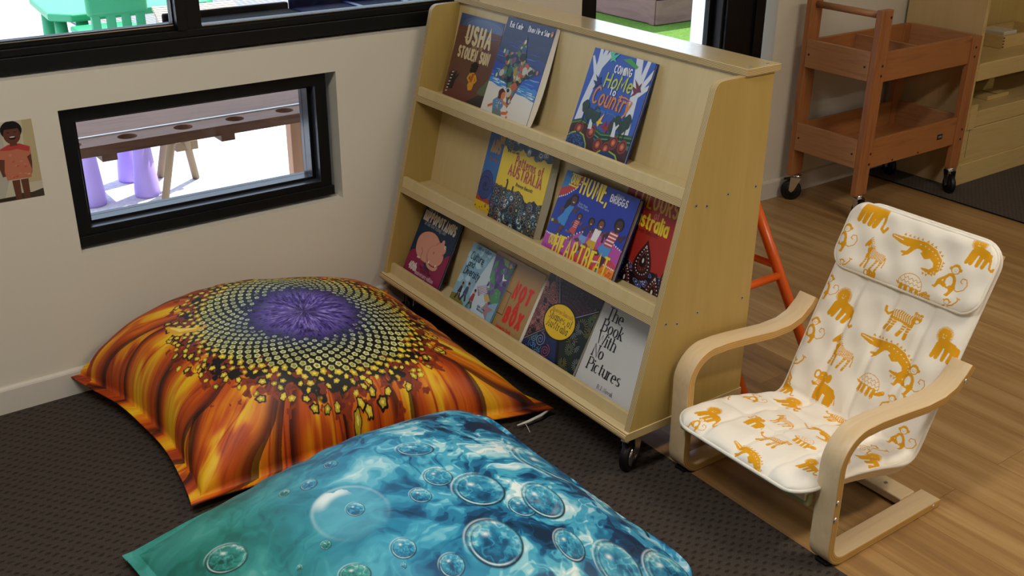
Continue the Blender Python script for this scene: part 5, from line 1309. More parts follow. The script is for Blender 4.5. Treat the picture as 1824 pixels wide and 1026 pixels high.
a.poly([(W*x, H*y) for x, y in ((0, .0), (0, .10), (.06, .14), (.16, .17), (.26, .15), (.34, .07), (.36, 0))], '#8FA83A'); a.poly([(W*x, H*y) for x, y in ((.50, .0), (.58, .06), (.70, .09), (.84, .07), (.92, 0))], '#8FA83A'); a.lv = 7.5
a.poly([(W*x, H*y) for x, y in ((0, .0), (0, .085), (.06, .125), (.16, .155), (.25, .135), (.325, .06), (.345, 0))], '#1E3560'); a.poly([(W*x, H*y) for x, y in ((.53, .0), (.60, .05), (.70, .075), (.83, .055), (.89, 0))], '#1E3560'); a.lv = 8
for k in range(90): u = r.uniform(.0, .32); v = r.uniform(.0, .13); a.ell(W*u, H*v, .0017, .0017, '#4A6FA0', 6)
a.lv = 9
for (u, v, s_) in ((.15, .42, .8), (.24, .36, .9), (.35, .37, 1.0), (.70, .36, 1.0), (.80, .33, .8), (.86, .40, .9), (.66, .30, .8)): a.blob(W*u, H*v, .017*s_, .021*s_, '#22392F', seed=int(u*100))
for (u, v0, v1) in ((.16, .25, .42), (.25, .25, .36), (.80, .22, .34), (.87, .22, .40)): a.line([(W*u, H*v0), (W*u, H*v1)], .0014, '#15251F')
for u in (.31, .70): a.line([(W*(u+.01), H*.22), (W*u, H*.30), (W*(u-.03), H*.36)], [.008, .006, .002], WT); a.line([(W*u, H*.28), (W*(u+.05), H*.35)], [.005, .002], WT)
def bird(u, v, s_, c, rot=0):
    q = [(-1, .25), (-.45, .10), (-.1, .75), (.0, .1), (.55, .85), (.35, .0), (.75, -.1), (.3, -.25), (.1, -.6), (-.15, -.25), (-.5, -.1)]
    a.poly([(W*u+s_*(x*math.cos(rot)-y*math.sin(rot)), H*v+s_*(x*math.sin(rot)+y*math.cos(rot))) for x, y in q], c)
bird(.22, .68, .026, '#14235A', 1.3); bird(.845, .72, .030, '#6A1F2C', 1.2); bird(.42, .325, .028, '#E0B81E'); bird(.56, .28, .028, '#8A1F30', .1); bird(.34, .96, .028, '#4FB59A', -.5)
a.poly([(W*.50, H*.955), (W*.62, H*.985), (W*.76, H*.925), (W*.74, H*.90)], '#3E8E3C')
a.lv = 10
a.text('COMING', W*.56, H*.815, .019, '#E6E6E4', .085, .62, .24, jit=.10, align='c'); a.text('HoMe', W*.545, H*.665, .037, '#B4BC2E', .070, .80, .26, jit=.08, slant=.12, align='c'); a.text('To', W*.50, H*.60, .018, '#E6E6E4', .09, .9, .2, align='c'); a.text('Country', W*.515, H*.475, .044, '#C97A2E', .066, .66, .20, slant=.14, jit=.05, align='c')
a.line([(W*.62, H*.605), (W*.72, H*.612), (W*.84, H*.59)], [.0022, .002, .0006], '#D9772E')
a.text('Jasmine Seymour', W*.50, H*.405, .0095, '#4A7FB8', .07, .8, .22, jit=.1, slant=.2, align='c')
done(t, a)

# --- middle tier ------------------------------------------------------------------
def rings(a, u, v, R, cols, dots=None, nd=14, dr=.0012):
    n = len(cols); l0 = a.lv
    for i, c in enumerate(cols): a.ell(u, v, R*(1-i/n), R*(1-i/n), c, 16); a.lv += .12
    if dots: a.dots([(u+R*.80*math.cos(2*PI*k/nd), v+R*.80*math.sin(2*PI*k/nd)) for k in range(nd)], dr, dots)
    a.lv = l0
t, a = make_book('blue picture book with ochre letters AUS, mostly hidden behind the yellow one', -.352, -.560, 1.763, .4465, back_at(.700, .0065), .006, '#2F62A4')
W, H = a.w, a.h
a.text('WE', W*.26, H*.83, .028, '#B08A3E', .11, .42, .22, align='l', jit=.05); a.text('AUS', W*.10, H*.70, .036, '#B08A3E', .11, .40, .20, jit=.08); a.text('Bronwyn', W*.12, H*.60, .010, '#8F4A3A', .09, .8)
a.rect(0, 0, W, H*.135, '#D9B21E'); a.rect(0, H*.10, W, H*.155, '#A83A22'); a.lv = 3
r = random.Random(2)
for k in range(30): a.ell(W*r.uniform(0, .6), H*r.uniform(.02, .15), .0022, .003, '#7A4A1E', 7)
for (u, v, R) in ((.16, .30, .036), (.50, .29, .034), (.46, .16, .026)):
    l0 = a.lv; a.ell(W*u, H*v, R, R*1.3, '#1C2448', 20); a.lv += .2; a.ell(W*u, H*v, R*.93, R*1.22, '#33407E', 20); a.lv += .2
    for k in range(22): th = 2*PI*k/22; a.line([(W*u, H*v), (W*u+R*.9*math.cos(th), H*v+R*1.15*math.sin(th))], .0005, '#1B2344')
    for k in range(24): th = k*.42; q = R*(.08+.034*k); a.line([(W*u+q*math.cos(th), H*v+q*math.sin(th)), (W*u+q*1.04*math.cos(th+.42), H*v+q*1.04*math.sin(th+.42))], .0011, '#12183A') if q < R else None
    a.lv = l0+.6
done(t, a)
t, a = make_book('yellow picture book titled Patterns of AUSTRALIA, dark dotted roundels above and below', -.447, -.681, 1.749, .4465, back_at(.705, .0195), .0115, '#E2C21A')
W, H = a.w, a.h; r = random.Random(12); a.lv = 1
DK = ['#1E2A36', '#31506A', '#182028', '#4A7C8C', '#2A2030', '#5A4456', '#22343E']
def roundels(n, v0, v1, seed, top):
    rr = random.Random(seed)
    a.poly([(0, H*v0 if not top else H)]+[(W*i/12, H*(v1 if not top else v0)+(-1 if top else 1)*(0 if not top else 0)+rr.uniform(-.01, .01)) for i in range(13)]+[(W, H*v0 if not top else H)], '#1A2A3A')
    for k in range(n):
        u = rr.uniform(0, 1); v = rr.uniform(v0, v1); R = rr.uniform(.009, .0185); a.lv = 2+.7*(k % 6)
        cols = rr.choice([['#0F151B', '#31566E', '#141C24', '#5E94A4'], ['#0F151B', '#5A3A4A', '#141018', '#9A6A7A'], ['#0F151B', '#3E4A3A', '#141C18', '#B0A27A'], ['#10161E', '#2A6A88', '#D0CFC4', '#18384A'], ['#14100E', '#6A4A2E', '#1A1210', '#3E6A7A']])
        rings(a, W*u, H*v, R, cols, rr.choice(['#C9CDC8', '#A9B8BC', '#D8C9B0']), 13, .0010)
roundels(95, 0, .36, 1, False); roundels(62, .84, 1.0, 2, True)
a.lv = 7
for x, hh in ((.24, .47), (.37, .44)): a.line([(W*x, H*.36), (W*(x+.005), H*hh)], .003, '#1A1712')
a.line([(W*.24, H*.47), (W*.22, H*.485)], .0035, '#1A1712')
a.text('little and wild', W*.10, H*.775, .0085, '#3A3418', .08, .8, .2, rot=.06); a.text('Patterns of', W*.59, H*.668, .026, '#A8304C', .066, .58, .24, jit=.06, align='c', rot=-.03); a.text('AUSTRALIA', W*.555, H*.535, .031, '#A8304C', .075, .62, .24, jit=.09, align='c', rot=-.03)
a.text('Bronwyn Bancroft', W*.59, H*.455, .0095, '#3A3418', .075, .75, .2, jit=.08, slant=.1, align='c')
done(t, a)
# page edges and back cover bowing out beyond the front cover
b = MB()
Bv = Vector((1.749, -.681, .4465)); q = back_at(.705, .0195); Tv = Vector((q[0], -.681, q[1])); Vv = Tv-Bv; Nn = Vector((0, -1, 0)).cross(Vv.normalized()); A_ = []; B_ = []
for k in range(m_+1):
    f = k/m_; e = .022-.012*abs(f-.45); p = Bv+Vv*f; A_.append(tuple(p-Nn*.0008)); B_.append(tuple(p-Nn*.011+Vector((0, -e, 0))))
b.add(A_+B_, [(k, k+1, m_+2+k, m_+1+k) for k in range(m_)], mat('grey_page_edges', '#9C937C')); b.build('page_fan', t, weld=False)

t, a = make_book('red picture book titled COLOURS of Australia, dark dotted teardrops, behind the running-children book', -.985, -1.222, 1.770, .4465, back_at(.708, .0065), .006, '#A32A22')
W, H = a.w, a.h; r = random.Random(21)
GO = '#D69A2A'; YE = '#E2C52C'
a.lv = 2; a.text('COLOURS', W*.47, H*.77, .041, GO, .080, .54, .23, jit=.07, align='c', rot=-.02); a.text('of', W*.53, H*.685, .020, '#C96A5A', .07, .7, .2, align='c'); a.text('Australia', W*.44, H*.575, .040, YE, .085, .60, .20, jit=.05, align='c', rot=-.04); a.text('Bronwyn Bancroft', W*.42, H*.52, .0105, '#5E2018', .08, .8, .2, align='c', jit=.05)
a.poly([(W*x, H*y) for x, y in ((0, 0), (0, .30), (.2, .22), (.45, .17), (.7, .20), (1, .14), (1, 0))], '#171019'); a.lv = 3
for k in range(26):
    u, v = r.uniform(.2, 1), r.uniform(.02, .20); c = r.choice(['#2A3C86', '#3A3048', '#233060']); a.ell(W*u, H*v, .014, .006, '#8C90B4', 12, -.3); a.lv += .05; a.ell(W*u, H*v, .0125, .005, c, 12, -.3); a.lv += .05; a.ell(W*u, H*v, .003, .0018, '#B9BEDC', 8); a.lv -= .08
def drop(u, v, s_, l0=5):
    a.lv = l0
    px = lambda th, k: W*u+s_*k*.78*math.sin(th)*abs(math.sin(th/2))**1.3
    py = lambda th, k: H*v+s_*k*.95*math.cos(th)
    for k, c in ((1, '#120A0C'), (.94, '#3E161A'), (.80, '#1E0C10'), (.58, '#4A1A1C'), (.36, '#22100F')):
        a.poly([(px(2*PI*i/28, k), py(2*PI*i/28, k)) for i in range(28)], c); a.lv += .25
    a.dots([(px(2*PI*i/24, .70), py(2*PI*i/24, .70)) for i in range(24)], .0021, '#D6CCC4', 7)
    a.dots([(px(2*PI*i/16, .46), py(2*PI*i/16, .46)) for i in range(16)], .0012, '#B07A5A', 6)
    a.lv += .3; a.ell(W*u, H*v-s_*.02, .0035, .007, '#CFCFC6', 10); a.ell(W*u-.006, H*v-s_*.42, .006, .006, '#8A2A26', 10); a.lv += .2; a.ell(W*u-.006, H*v-s_*.42, .0035, .0035, '#3A1214', 10)
drop(.50, .27, .058); drop(.93, .22, .052, 5); drop(.12, .26, .060, 4); drop(.74, .02, .055, 8); drop(.28, .04, .05, 4)
done(t, a)
t, a = make_book('picture book titled OUR HOME, OUR HEARTBEAT, running children on blue and red', -.758, -1.060, 1.712, .4465, back_at(.668, .030), .018, '#2A3C94', hard=True, edge='#232A66')
W, H = a.w, a.h; r = random.Random(31); a.lv = 1; a.rect(0, 0, W, H, '#26389A')
a.lv = 2; a.poly([(0, H*.68), (W*.05, H*.70), (W*.20, H*.84), (W*.26, H*1.0), (W*.0, H)], '#B03A3A'); a.lv = 2.4; a.poly([(0, H), (0, H*.78), (W*.10, H*.84), (W*.18, H*.93), (W*.20, H)], '#3E78B4'); a.lv = 3
for k in range(90): u, v = r.uniform(0, .18), r.uniform(.80, 1.0); a.ell(W*u, H*v, .0013, .0013, '#2E5E98', 5) if v > .78+.9*u else None
a.lv = 2; a.poly([(0, 0), (0, H*.24), (W*.12, H*.23), (W*.28, H*.26), (W*.45, H*.40), (W*.62, H*.47), (W*.85, H*.44), (W, H*.40), (W, 0)], '#B04A9A'); a.lv = 2.4
a.poly([(W*.35, 0), (W*.40, H*.20), (W*.55, H*.30), (W*.78, H*.34), (W, H*.22), (W, 0)], '#C0404A'); a.lv = 2.8; a.poly([(0, 0), (0, H*.06), (W*.3, H*.10), (W*.42, 0)], '#B03058'); a.poly([(W*.72, 0), (W*.74, H*.12), (W*.86, H*.18), (W, H*.17), (W, 0)], '#E07A2E'); a.lv = 3.2
for k in range(60): u, v = r.uniform(.74, 1), r.uniform(0, .16); a.line([(W*u, H*v), (W*(u+.02), H*(v+.02))], .0012, r.choice(['#F0A83A', '#C9501E', '#E8922E']))
a.lv = 4
def dotted(pts, n, rr=.0024):
    for k in range(n):
        f = k/(n-1)*(len(pts)-1); i = min(int(f), len(pts)-2); g = f-i; a.ell(W*(pts[i][0]+(pts[i+1][0]-pts[i][0])*g), H*(pts[i][1]+(pts[i+1][1]-pts[i][1])*g), rr, rr, '#E8E2EA', 8)
dotted([(0, .665), (.10, .73), (.20, .84), (.27, 1.0)], 15); dotted([(0, .245), (.12, .235), (.28, .27), (.45, .41), (.62, .48), (.85, .445), (1, .40)], 34); dotted([(.68, .155), (.76, .18), (.88, .185), (1, .175)], 18)
SK = ['#5A3526', '#7A4A34', '#4A2A20']
def kid(u, v, s_, skin, top, bot, hair, lean=.2, stripes=None, hl=0, shoe='#4A7FC0', dirn=1):
    """a running child: head, hair, shirt, shorts, arms and legs in stride"""
    q = lambda x, y: (W*u+s_*(x+lean*y)*dirn, H*v+s_*y)
    L = lambda pts, rr, c: a.line([q(*p) for p in pts], [k*s_ for k in rr], c)
    a.lv = 5; L([(-.06, 0), (-.28, -.26), (-.52, -.30)], [.12, .09, .06], skin); L([(-.52, -.30), (-.58, -.20)], [.07, .06], shoe)
    L([(.07, 0), (.12, -.42), (.06, -.78)], [.13, .09, .06], skin); L([(.04, -.80), (.20, -.84)], [.075, .06], shoe)
    a.lv = 5.4; L([(-.04, .10), (-.22, -.20)], [.15, .13], bot); L([(.05, .10), (.11, -.28)], [.15, .13], bot)
    L([(-.14, .52), (-.36, .32), (-.30, .10)], [.065, .055, .045], skin); L([(.14, .52), (.36, .40), (.46, .60)], [.065, .055, .045], skin)
    a.lv = 5.8; a.poly([q(-.17, .05), q(.17, .05), q(.20, .58), q(-.20, .58)], top)
    if stripes:
        a.lv = 6.1
        for k in range(4): y = .12+.12*k; a.poly([q(-.18, y), q(.18, y), q(.18, y+.05), q(-.18, y+.05)], stripes)
    a.lv = 6.3; L([(0, .56), (.02, .68)], [.06, .055], skin)
    a.lv = 6.6; a.ell(*q(.0, .84), .215*s_, .225*s_, hair, 18); 
    if hl: L([(-.12, .82), (-.22, .60), (-.26, .36)], [.12, .14, .06], hair)
    a.lv = 6.9; a.ell(*q(.03, .80), .155*s_, .18*s_, skin, 18)
    a.lv = 7.2; a.ell(*q(.05, .73), .055*s_, .022*s_, '#E8E0D8', 10)
    for dx in (-.03, .11): a.ell(*q(dx, .85), .018*s_, .018*s_, '#14100E', 7)
kid(.175, .47, .070, SK[0], '#3E86C8', '#3E86C8', '#241814', .25, None, 1, '#B8C05A'); kid(.345, .40, .046, SK[1], '#C04A44', '#C04A44', '#2A1A14', .15, '#E0A090', 0); kid(.50, .37, .055, SK[0], '#2A3278', '#6A9AD0', '#1A1210', .2); kid(.63, .36, .064, SK[1], '#E4DFD8', '#C9A022', '#2A1A14', .15, None, 0, '#5A8FC8'); kid(.815, .36, .084, SK[2], '#B83A44', '#4A8AC6', '#14100E', .22, '#E0D4D4')
a.lv = 8
YL = '#E6CC34'
a.text('OUR', W*.155, H*.875, .023, YL, .085, .46, .22, align='c'); a.line([(W*.09, H*.985), (W*.225, H*.985)], .0020, YL); a.line([(W*.085, H*.852), (W*.215, H*.852)], .0020, YL)
a.text('HOME,', W*.26, H*.815, .052, YL, .066, .44, .21, rot=-.02)
a.text('OUR', W*.135, H*.135, .022, YL, .085, .46, .22, align='c'); a.line([(W*.08, H*.243), (W*.205, H*.243)], .0020, YL)
a.text('HEARTBEAT', W*.535, H*.050, .053, YL, .064, .42, .215, align='c')
a.text('ADAM', W*.76, H*.925, .009, '#A8B0D4', .09, .8, .25, align='c'); a.text('BRIGGS', W*.77, H*.855, .018, '#DADCE6', .10, .72, .26, jit=.12, align='c')
a.text('Kate Moon', W*.36, H*.685, .006, '#8FA4D8', .09, .8, .3, align='c', rot=-.05); a.text('Rachael Sarra', W*.37, H*.655, .006, '#8FA4D8', .09, .8, .3, align='c', rot=-.05)
done(t, a)

# --- bottom tier ------------------------------------------------------------------
t, a = make_book('picture book titled HIPPOPOTAMUS, navy above magenta, with a round pink animal', -.078, -.296, 1.651, .1505, back_at(.372, .0125), .010, '#152A44', hard=True, edge='#12233C')
W, H = a.w, a.h; a.rect(0, 0, W, H, '#16304C'); a.lv = 2
n = 16; a.poly([(0, 0)]+[(W*i/n, H*(.30+.10*math.sin(i*.5)+.36*max(0, i/n-.62)+.01*(i % 2))) for i in range(n+1)]+[(W, 0)], '#8A2650'); a.lv = 3
a.text('There is a', W*.22, H*.945, .012, '#7C8794', .09, .7, .2, align='c'); a.text('HIPPOPOTAMUS', W*.49, H*.80, .030, '#D9D4C6', .115, .44, .27, jit=.06, align='c', rot=-.02); a.text('on Our Roof Eating Cake', W*.42, H*.745, .0125, '#8D97A2', .08, .6, .2, align='c', space=.3, rot=-.01)
PK = '#CE9482'; LN = '#5A2E2A'
a.lv = 4; a.blob(W*.42, H*.49, W*.33, H*.215, LN, 30, .02, 4); a.lv = 4.4; a.blob(W*.42, H*.49, W*.322, H*.209, PK, 30, .02, 4)
a.lv = 4.8; a.ell(W*.66, H*.43, W*.215, H*.145, LN, 26); a.ell(W*.66, H*.30, W*.16, H*.07, LN, 22); a.ell(W*.73, H*.555, W*.14, H*.085, LN, 20); a.lv = 5.2
a.ell(W*.66, H*.30, W*.153, H*.065, PK, 22); a.ell(W*.73, H*.555, W*.133, H*.08, PK, 20); a.lv = 5.5; a.ell(W*.66, H*.325, W*.13, H*.045, '#8A2A40', 20); a.lv = 5.8; a.ell(W*.66, H*.435, W*.208, H*.138, PK, 26)
for (u, v) in ((.56, .315), (.75, .315)): a.lv = 6.1; a.ell(W*u, H*v, .0035, .005, '#E8E2D4', 8)
for (u, v) in ((.60, .46), (.83, .50)): a.lv = 6.1; a.ell(W*u, H*v, .0045, .004, '#A06A5E', 8)
a.lv = 6.1; a.ell(W*.82, H*.60, .0048, .0055, '#E8E2D4', 10); a.ell(W*.74, H*.645, .008, .009, PK, 10); a.lv = 6.4; a.ell(W*.823, H*.60, .002, .0025, '#14100E', 8)
a.line([(W*.27, H*.45), (W*.33, H*.40), (W*.32, H*.31)], .0008, LN); a.line([(W*.22, H*.31), (W*.30, H*.29), (W*.36, H*.31)], .0008, LN)
for u in (.25, .28, .31): a.ell(W*u, H*.305, .0024, .0034, '#E8E2D4', 7)
a.text('40th', W*.12, H*.115, .024, '#D8CFC8', .12, .6, .2); a.text('anniversary edition', W*.33, H*.085, .014, '#C9A8B4', .08, .6, .2, space=.3); a.text('Hazel Edwards', W*.52, H*.19, .009, '#5A1836', .09, .7, .2, align='c'); a.text('Deborah Niland', W*.58, H*.15, .009, '#5A1836', .09, .7, .2, align='c')
done(t, a)
t, a = make_book('tan picture book titled NOT A BOX in red block letters', -.492, -.736, 1.654, .1505, back_at(.347, .0065), .006, '#B08A52', edge='#A68450')
W, H = a.w, a.h; a.lv = 2; RD = '#CC2F22'
a.text('NOT', W*.745, H*.53, .042, RD, .135, .52, .36, align='c'); a.text('A', W*.735, H*.365, .036, RD, .135, .62, .3, align='c'); a.text('BOX', W*.75, H*.185, .042, RD, .135, .52, .36, align='c')
a.line([(W*.2, H*.56), (W*.545, H*.56), (W*.545, H*.24), (W*.2, H*.24)], .0009, '#1A1714'); a.text('Antoinette Portis', W*.66, H*.06, .010, RD, .1, .6, .2, align='c')
done(t, a)
b = MB(); Bv = Vector((1.654, -.736, .1505)); q = back_at(.347, .0065); Tv = Vector((q[0], -.736, q[1])); Vv = Tv-Bv; A_ = []; B_ = []; Nn = Vector((0, -1, 0)).cross(Vv.normalized())
for k in range(m_+1):
    f = k/m_; e = .004+.010*math.sin(f*PI); p = Bv+Vv*f; A_.append(tuple(p-Nn*.0004)); B_.append(tuple(p-Nn*.0055+Vector((0, -e, 0))))
b.add(A_+B_, [(k, k+1, m_+2+k, m_+1+k) for k in range(m_)], mat('page_edges_#D8D2C4', '#D8D2C4')); b.build('page_fan', t, weld=False)
t, a = make_book('light blue picture book titled Culture and Diversity', -.376, -.598, 1.640, .1505, back_at(.337, .0145), .0075, '#8FBAD2', hard=True, edge='#7FA8C0')
W, H = a.w, a.h; r = random.Random(41); a.lv = 1.5
for k in range(40): u, v = r.uniform(0, .9), r.uniform(.2, 1); a.blob(W*u, H*v, r.uniform(.006, .02), r.uniform(.004, .016), r.choice(['#9CC4D8', '#A6CCDC', '#86B2CC']), 12, .12, k)
a.lv = 2; a.poly([(W*.40, H*.30), (W*.42, H*.6), (W*.52, H*.95), (W*.62, H), (W*.80, H*.75), (W*.66, H*.42), (W*.9, H*.12), (W*.6, 0)], '#B9CDD8'); a.lv = 2.6
a.poly([(W*.55, H), (W, H), (W, H*.42), (W*.82, H*.30), (W*.70, H*.44), (W*.78, H*.52), (W*.62, H*.66), (W*.58, H*.84)], '#56467A'); a.lv = 3
a.poly([(W*.60, H*.90), (W*.66, H*.94), (W*.70, H*.72), (W*.80, H*.58), (W*.96, H*.56), (W, H*.40), (W*.86, H*.34), (W*.72, H*.50), (W*.62, H*.68)], '#4E8A5E'); a.poly([(W*.72, H), (W*.86, H), (W*.90, H*.90), (W*.80, H*.92)], '#7C9A5E')
for k in range(24): a.lv = 3.3; u, v = r.uniform(.64, .98), r.uniform(.45, .98); a.blob(W*u, H*v, r.uniform(.003, .010), r.uniform(.003, .010), r.choice(['#6A5A8E', '#43365F', '#5C9A6C', '#3E6E50', '#7C6CA0']), 10, .15, k+50)
a.lv = 4; a.line([(W*.86, H*.80), (W*.90, H*.72), (W*.97, H*.74)], [.001, .004, .001], '#DADDE2'); a.ell(W*.93, H*.94, .006, .007, '#B09A4A', 10)
a.poly([(W*.46, H*.46), (W*.62, H*.54), (W*.72, H*.46), (W*.56, H*.34)], '#7C6F96')
for k in range(6): a.lv = 4.4; a.line([(W*(.475+.02*k), H*(.455-.018*k)), (W*(.62+.017*k), H*(.53-.014*k))], .0013, '#D4CBD8')
a.poly([(W*.74, H*.24), (W*.80, H*.34), (W*.84, H*.28), (W*.96, H*.28), (W*.88, H*.20), (W*.90, H*.10), (W*.80, H*.17)], '#A27A86'); a.poly([(W*.66, H*.40), (W*.74, H*.44), (W*.84, H*.36), (W*.74, H*.32)], '#B8A25A')
a.lv = 5
a.text('Children Culture', W*.28, H*.935, .0115, '#3E6E92', .08, .62, .18, jit=.08, align='c', slant=.1); a.text('Culture', W*.07, H*.765, .0235, '#14222E', .06, .66, .17, jit=.08, slant=.06); a.text('and', W*.085, H*.655, .021, '#14222E', .06, .72, .17, jit=.06); a.text('Diversity', W*.06, H*.53, .0245, '#14222E', .06, .66, .15, jit=.08, slant=.06)
a.poly([(W*0, 0), (W*0, H*.20), (W*.14, H*.22), (W*.32, H*.14), (W*.42, 0)], '#7A7430')
for (u, v, s_, c1, c2, hd) in ((.15, .24, 1.0, '#2A2A30', '#3A2A2A', '#8A5A44'), (.28, .26, 1.1, '#33486E', '#2A2C3A', '#A87A5E'), (.46, .22, 1.1, '#9A3038', '#3E5048', '#B0805E'), (.44, .06, .8, '#5A86B0', '#2E3A4A', '#A87A5E')):
    a.lv = 5.4; a.poly([(W*u-.010*s_, H*v), (W*u+.009*s_, H*v+.002), (W*u+.006*s_, H*v+.024*s_), (W*u-.004*s_, H*v+.024*s_)], c1); a.line([(W*u-.003, H*v), (W*u-.010*s_, H*v-.022*s_)], .0035*s_, c2); a.line([(W*u+.004, H*v), (W*u+.012*s_, H*v-.018*s_)], .0035*s_, c2)
    a.lv = 5.8; a.ell(W*u+.002, H*v+.031*s_, .0052*s_, .0062*s_, hd, 10); a.lv = 6.1; a.blob(W*u+.001, H*v+.034*s_, .005*s_, .0042*s_, '#2A1E18', 10, .1, 3)
a.text('Anita Ganeri', W*.72, H*.20, .0075, '#3E5E78', .08, .7, .2, align='c', rot=-.05); a.text('illustrated', W*.72, H*.16, .0075, '#3E5E78', .08, .7, .2, align='c', rot=-.05)
done(t, a)
t, a = make_book('picture book titled Shapes of Australia, yellow oval on dark dot-patterned panels', -.758, -.994, 1.645, .1505, back_at(.368, .0125), .010, '#241A26', edge='#141414')
W, H = a.w, a.h; r = random.Random(51)
cx, cy = W*.47, H*.53
secs = [([(0, H*.16), (cx, cy), (W*.20, H), (0, H)], '#3A1E26'), ([(W*.20, H), (cx, cy), (W, H*.98), (W, H)], '#43222C'), ([(W, H*.98), (cx, cy), (W*.86, 0), (W, 0)], '#1C2A26'), ([(W*.86, 0), (cx, cy), (0, H*.16), (0, 0)], '#1E2C4E')]
secs = [([(0, H*.14), (cx, cy), (W*.18, H), (0, H)], '#33191F'), ([(W*.18, H), (cx, cy), (W, H*.86), (W, H)], '#3A1F2A'), ([(W, H*.86), (cx, cy), (W*.72, 0), (W, 0)], '#17231F'), ([(W*.72, 0), (cx, cy), (0, H*.14), (0, 0)], '#1C2A52')]
for p, c in secs: a.poly(p, c)
a.lv = 2
def ptin(i, k):
    while True:
        p = (r.uniform(0, W), r.uniform(0, H))
        if inside(p, secs[i][0]): return p
for k in range(52):
    p = ptin(0, k); R = r.uniform(.010, .018); a.lv = 2+.6*(k % 5); a.ell(*p, R, R, '#1A0E12', 16); a.lv += .1
    for j, (q, c) in enumerate(((.88, '#B08A88'), (.70, '#B5524A'), (.52, '#B98A84'), (.34, '#B8443C'), (.16, '#C9A39A'))): a.dots([(p[0]+R*q*math.cos(2*PI*m/(20-4*j)), p[1]+R*q*math.sin(2*PI*m/(20-4*j))) for m in range(20-4*j)], .00125, c, 5)
a.lv = 2
for k in range(13):
    f = .18+.82*k/13; a.line([(cx, cy), (W*f, H*(1.02-.12*f))], .0007, '#150C10')
for k in range(1, 9): a.line([(cx+(W*.18-cx)*k/9, cy+(H-cy)*k/9), (cx+(W*.6-cx)*k/9, cy+(H*1.0-cy)*k/9), (cx+(W-cx)*k/9, cy+(H*.86-cy)*k/9)], .0008, '#150C10')
for k in range(80): p = ptin(1, k); a.ell(*p, .0018, .0012, '#5E3A48', 6)
for k in range(16):
    p = ptin(2, k); R = r.uniform(.014, .026); a.lv = 2+.5*(k % 5); a.ell(*p, R, R, '#101816', 18); a.lv += .1
    c = r.choice(['#7C8A5E', '#8E9A9A', '#8A8440'])
    for m in range(16): th = 2*PI*m/16; a.line([(p[0]+R*.2*math.cos(th), p[1]+R*.2*math.sin(th)), (p[0]+R*.92*math.cos(th), p[1]+R*.92*math.sin(th))], [.0003, .0008], c)
for k in range(15):
    p = ptin(3, k); R = r.uniform(.012, .024); a.lv = 2+.5*(k % 5); a.ell(*p, R, R, '#141C38', 18); a.lv += .1; c = r.choice(['#4F7FC0', '#8E9AC0', '#A0506A', '#5E9AA0', '#6A4FA0'])
    n = 26; a.line([(p[0]+R*(.1+.85*i/n)*math.cos(i*.55), p[1]+R*(.1+.85*i/n)*math.sin(i*.55)) for i in range(n+1)], .0010, c)
a.lv = 6
for q in ((W*.18, H), (W, H*.86), (W*.72, 0), (0, H*.14)): a.line([(cx, cy), q], .0042, '#120C14'); a.lv += .1; a.line([(cx, cy), q], .0012, '#8A8494'); a.lv += .1
a.lv = 7; a.ell(cx, cy, W*.285, H*.215, '#141014', 36); a.lv = 7.4; a.ell(cx, cy, W*.268, H*.200, '#E0B91C', 36); a.lv = 8
a.text('Bronwyn Bancroft', cx, cy+H*.085, .012, '#A8761C', .08, .62, .2, serif=True, align='c', space=.3); a.text('Shapes of', cx, cy-H*.005, .022, '#2A2210', .055, .66, .24, serif=True, align='c', space=.35); a.text('Australia', cx, cy-H*.10, .022, '#2A2210', .055, .66, .24, serif=True, align='c')
done(t, a)
t, a = make_book('white picture book titled The Book With No Pictures in black type', -.999, -1.222, 1.652, .1505, back_at(.368, .0125), .010, '#C9C9CC', hard=True, edge='#C4C3C2')
W, H = a.w, a.h; a.lv = 2; BK = '#15151A'
for s_, v in (('The', .835), ('Book', .685), ('With', .535), ('No', .385), ('Pictures', .225)):
    a.text(s_, W*.12, H*v, .0335, BK, .078, .84, .19, serif=True)
a.text('B.J. Novak', W*.40, H*.085, .0115, '#23234A', .07, .8, .25, serif=True)
done(t, a)

# ================================================================== PHOTO PRINT ON THE WALL
O = Vector((.385, -.0012, .620)); U = Vector((1, 0, -.012)).normalized(); V = Vector((.004, 0, 1)).normalized(); N = Vector((0, -1, 0))
W, H = .205, .214
pp = thing('photo_print', (.48, 0, .62), 'unframed photo print of two laughing children on the wall left of the low window', 'photo')
a = Art(O, U, V, N, W, H)
a.lv = 0; a.rect(0, 0, W, H, '#B9B29A'); a.lv = 1
a.poly([(W*.0, H*1), (W*.62, H), (W*.62, H*.3), (W*.5, H*.0), (0, 0)], '#A9A494'); a.poly([(W*.88, H), (W, H), (W, H*.2), (W*.82, H*.2)], '#AFA079'); a.poly([(W*.68, H*.0), (W, 0), (W, H*.10), (W*.86, H*.07), (W*.7, H*.08)], '#3E3424'); a.poly([(0, 0), (W*.7, 0), (W*.7, H*.05), (0, H*.04)], '#2E261E')
r = random.Random(8)
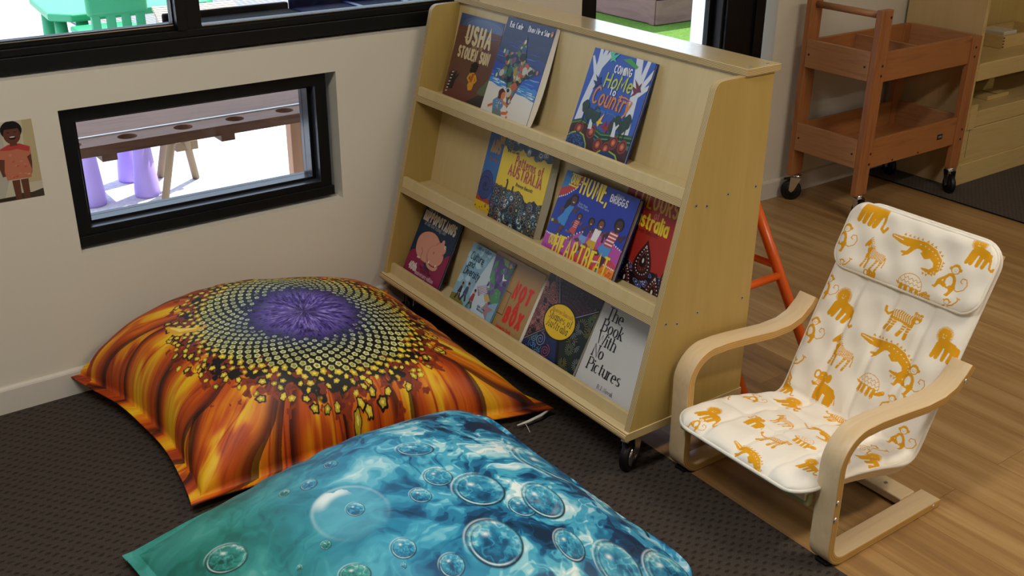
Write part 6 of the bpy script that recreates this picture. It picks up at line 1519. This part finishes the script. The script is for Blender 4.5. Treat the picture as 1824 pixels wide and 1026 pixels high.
def pchild(u, v, s_, dress, d2, skin, hair):
    q = lambda x, y: (W*u+s_*x, H*v+s_*y)
    a.lv = 2
    for x in (-.09, .10): a.line([q(x, -.02), q(x, -.42), q(x-.01, -.62)], [.085*s_, .07*s_, .05*s_], skin)
    for x, e in ((-.26, -.34), (.27, .27)): a.line([q(x, .62), q(e, .34), q(e*.9, .1)], [.07*s_, .06*s_, .05*s_], skin)
    a.lv = 2.6; a.poly([q(-.27, 0), q(.26, 0), q(.30, .20), q(.24, .5), q(.34, .56), q(.34, .74), q(.12, .84), q(-.12, .84), q(-.36, .74), q(-.36, .52), q(-.25, .5), q(-.30, .2)], dress)
    a.lv = 3; a.poly([q(-.34, .73), q(-.12, .84), q(.12, .84), q(.34, .73), q(.30, .62), q(.05, .72), q(-.10, .70)], d2)
    for k in range(14): a.ell(*q(r.uniform(-.22, .22), r.uniform(.05, .6)), .035*s_, .02*s_, r.choice(['#C27A62', '#B0503E', '#C99A86']), 8)
    a.lv = 3.4; a.line([q(0, .80), q(0, .92)], [.08*s_, .08*s_], skin); a.ell(*q(0, 1.17), .235*s_, .22*s_, hair, 20)
    a.lv = 3.8; a.ell(*q(.0, 1.06), .185*s_, .22*s_, skin, 20); a.lv = 4.2; a.ell(*q(.0, .99), .075*s_, .045*s_, '#2A0E0E', 12); a.lv = 4.5; a.ell(*q(0, 1.01), .06*s_, .014*s_, '#D8CFC4', 10)
    for x in (-.075, .075): a.ell(*q(x, 1.12), .03*s_, .012*s_, '#1A100C', 8)
    a.poly([q(-.2, 1.2), q(.2, 1.2), q(.16, 1.30), q(-.16, 1.30)], hair)
pchild(.735, .265, .114, '#B26A50', '#B03A38', '#5E3628', '#14100E'); pchild(.28, .15, .108, '#8E4A40', '#7E2E2C', '#54301F', '#1A1410')
a.b.build('print_face', pp, weld=False)
b = MB(); b.add([tuple(O+U*u+V*v+N*n) for n in (0, -.0008) for u, v in ((0, 0), (W, 0), (W, H), (0, H))], [(0,1,2,3), (4,5,6,7), (0,1,5,4), (1,2,6,5), (2,3,7,6), (3,0,4,7)], M_page); b.build('paper', pp)
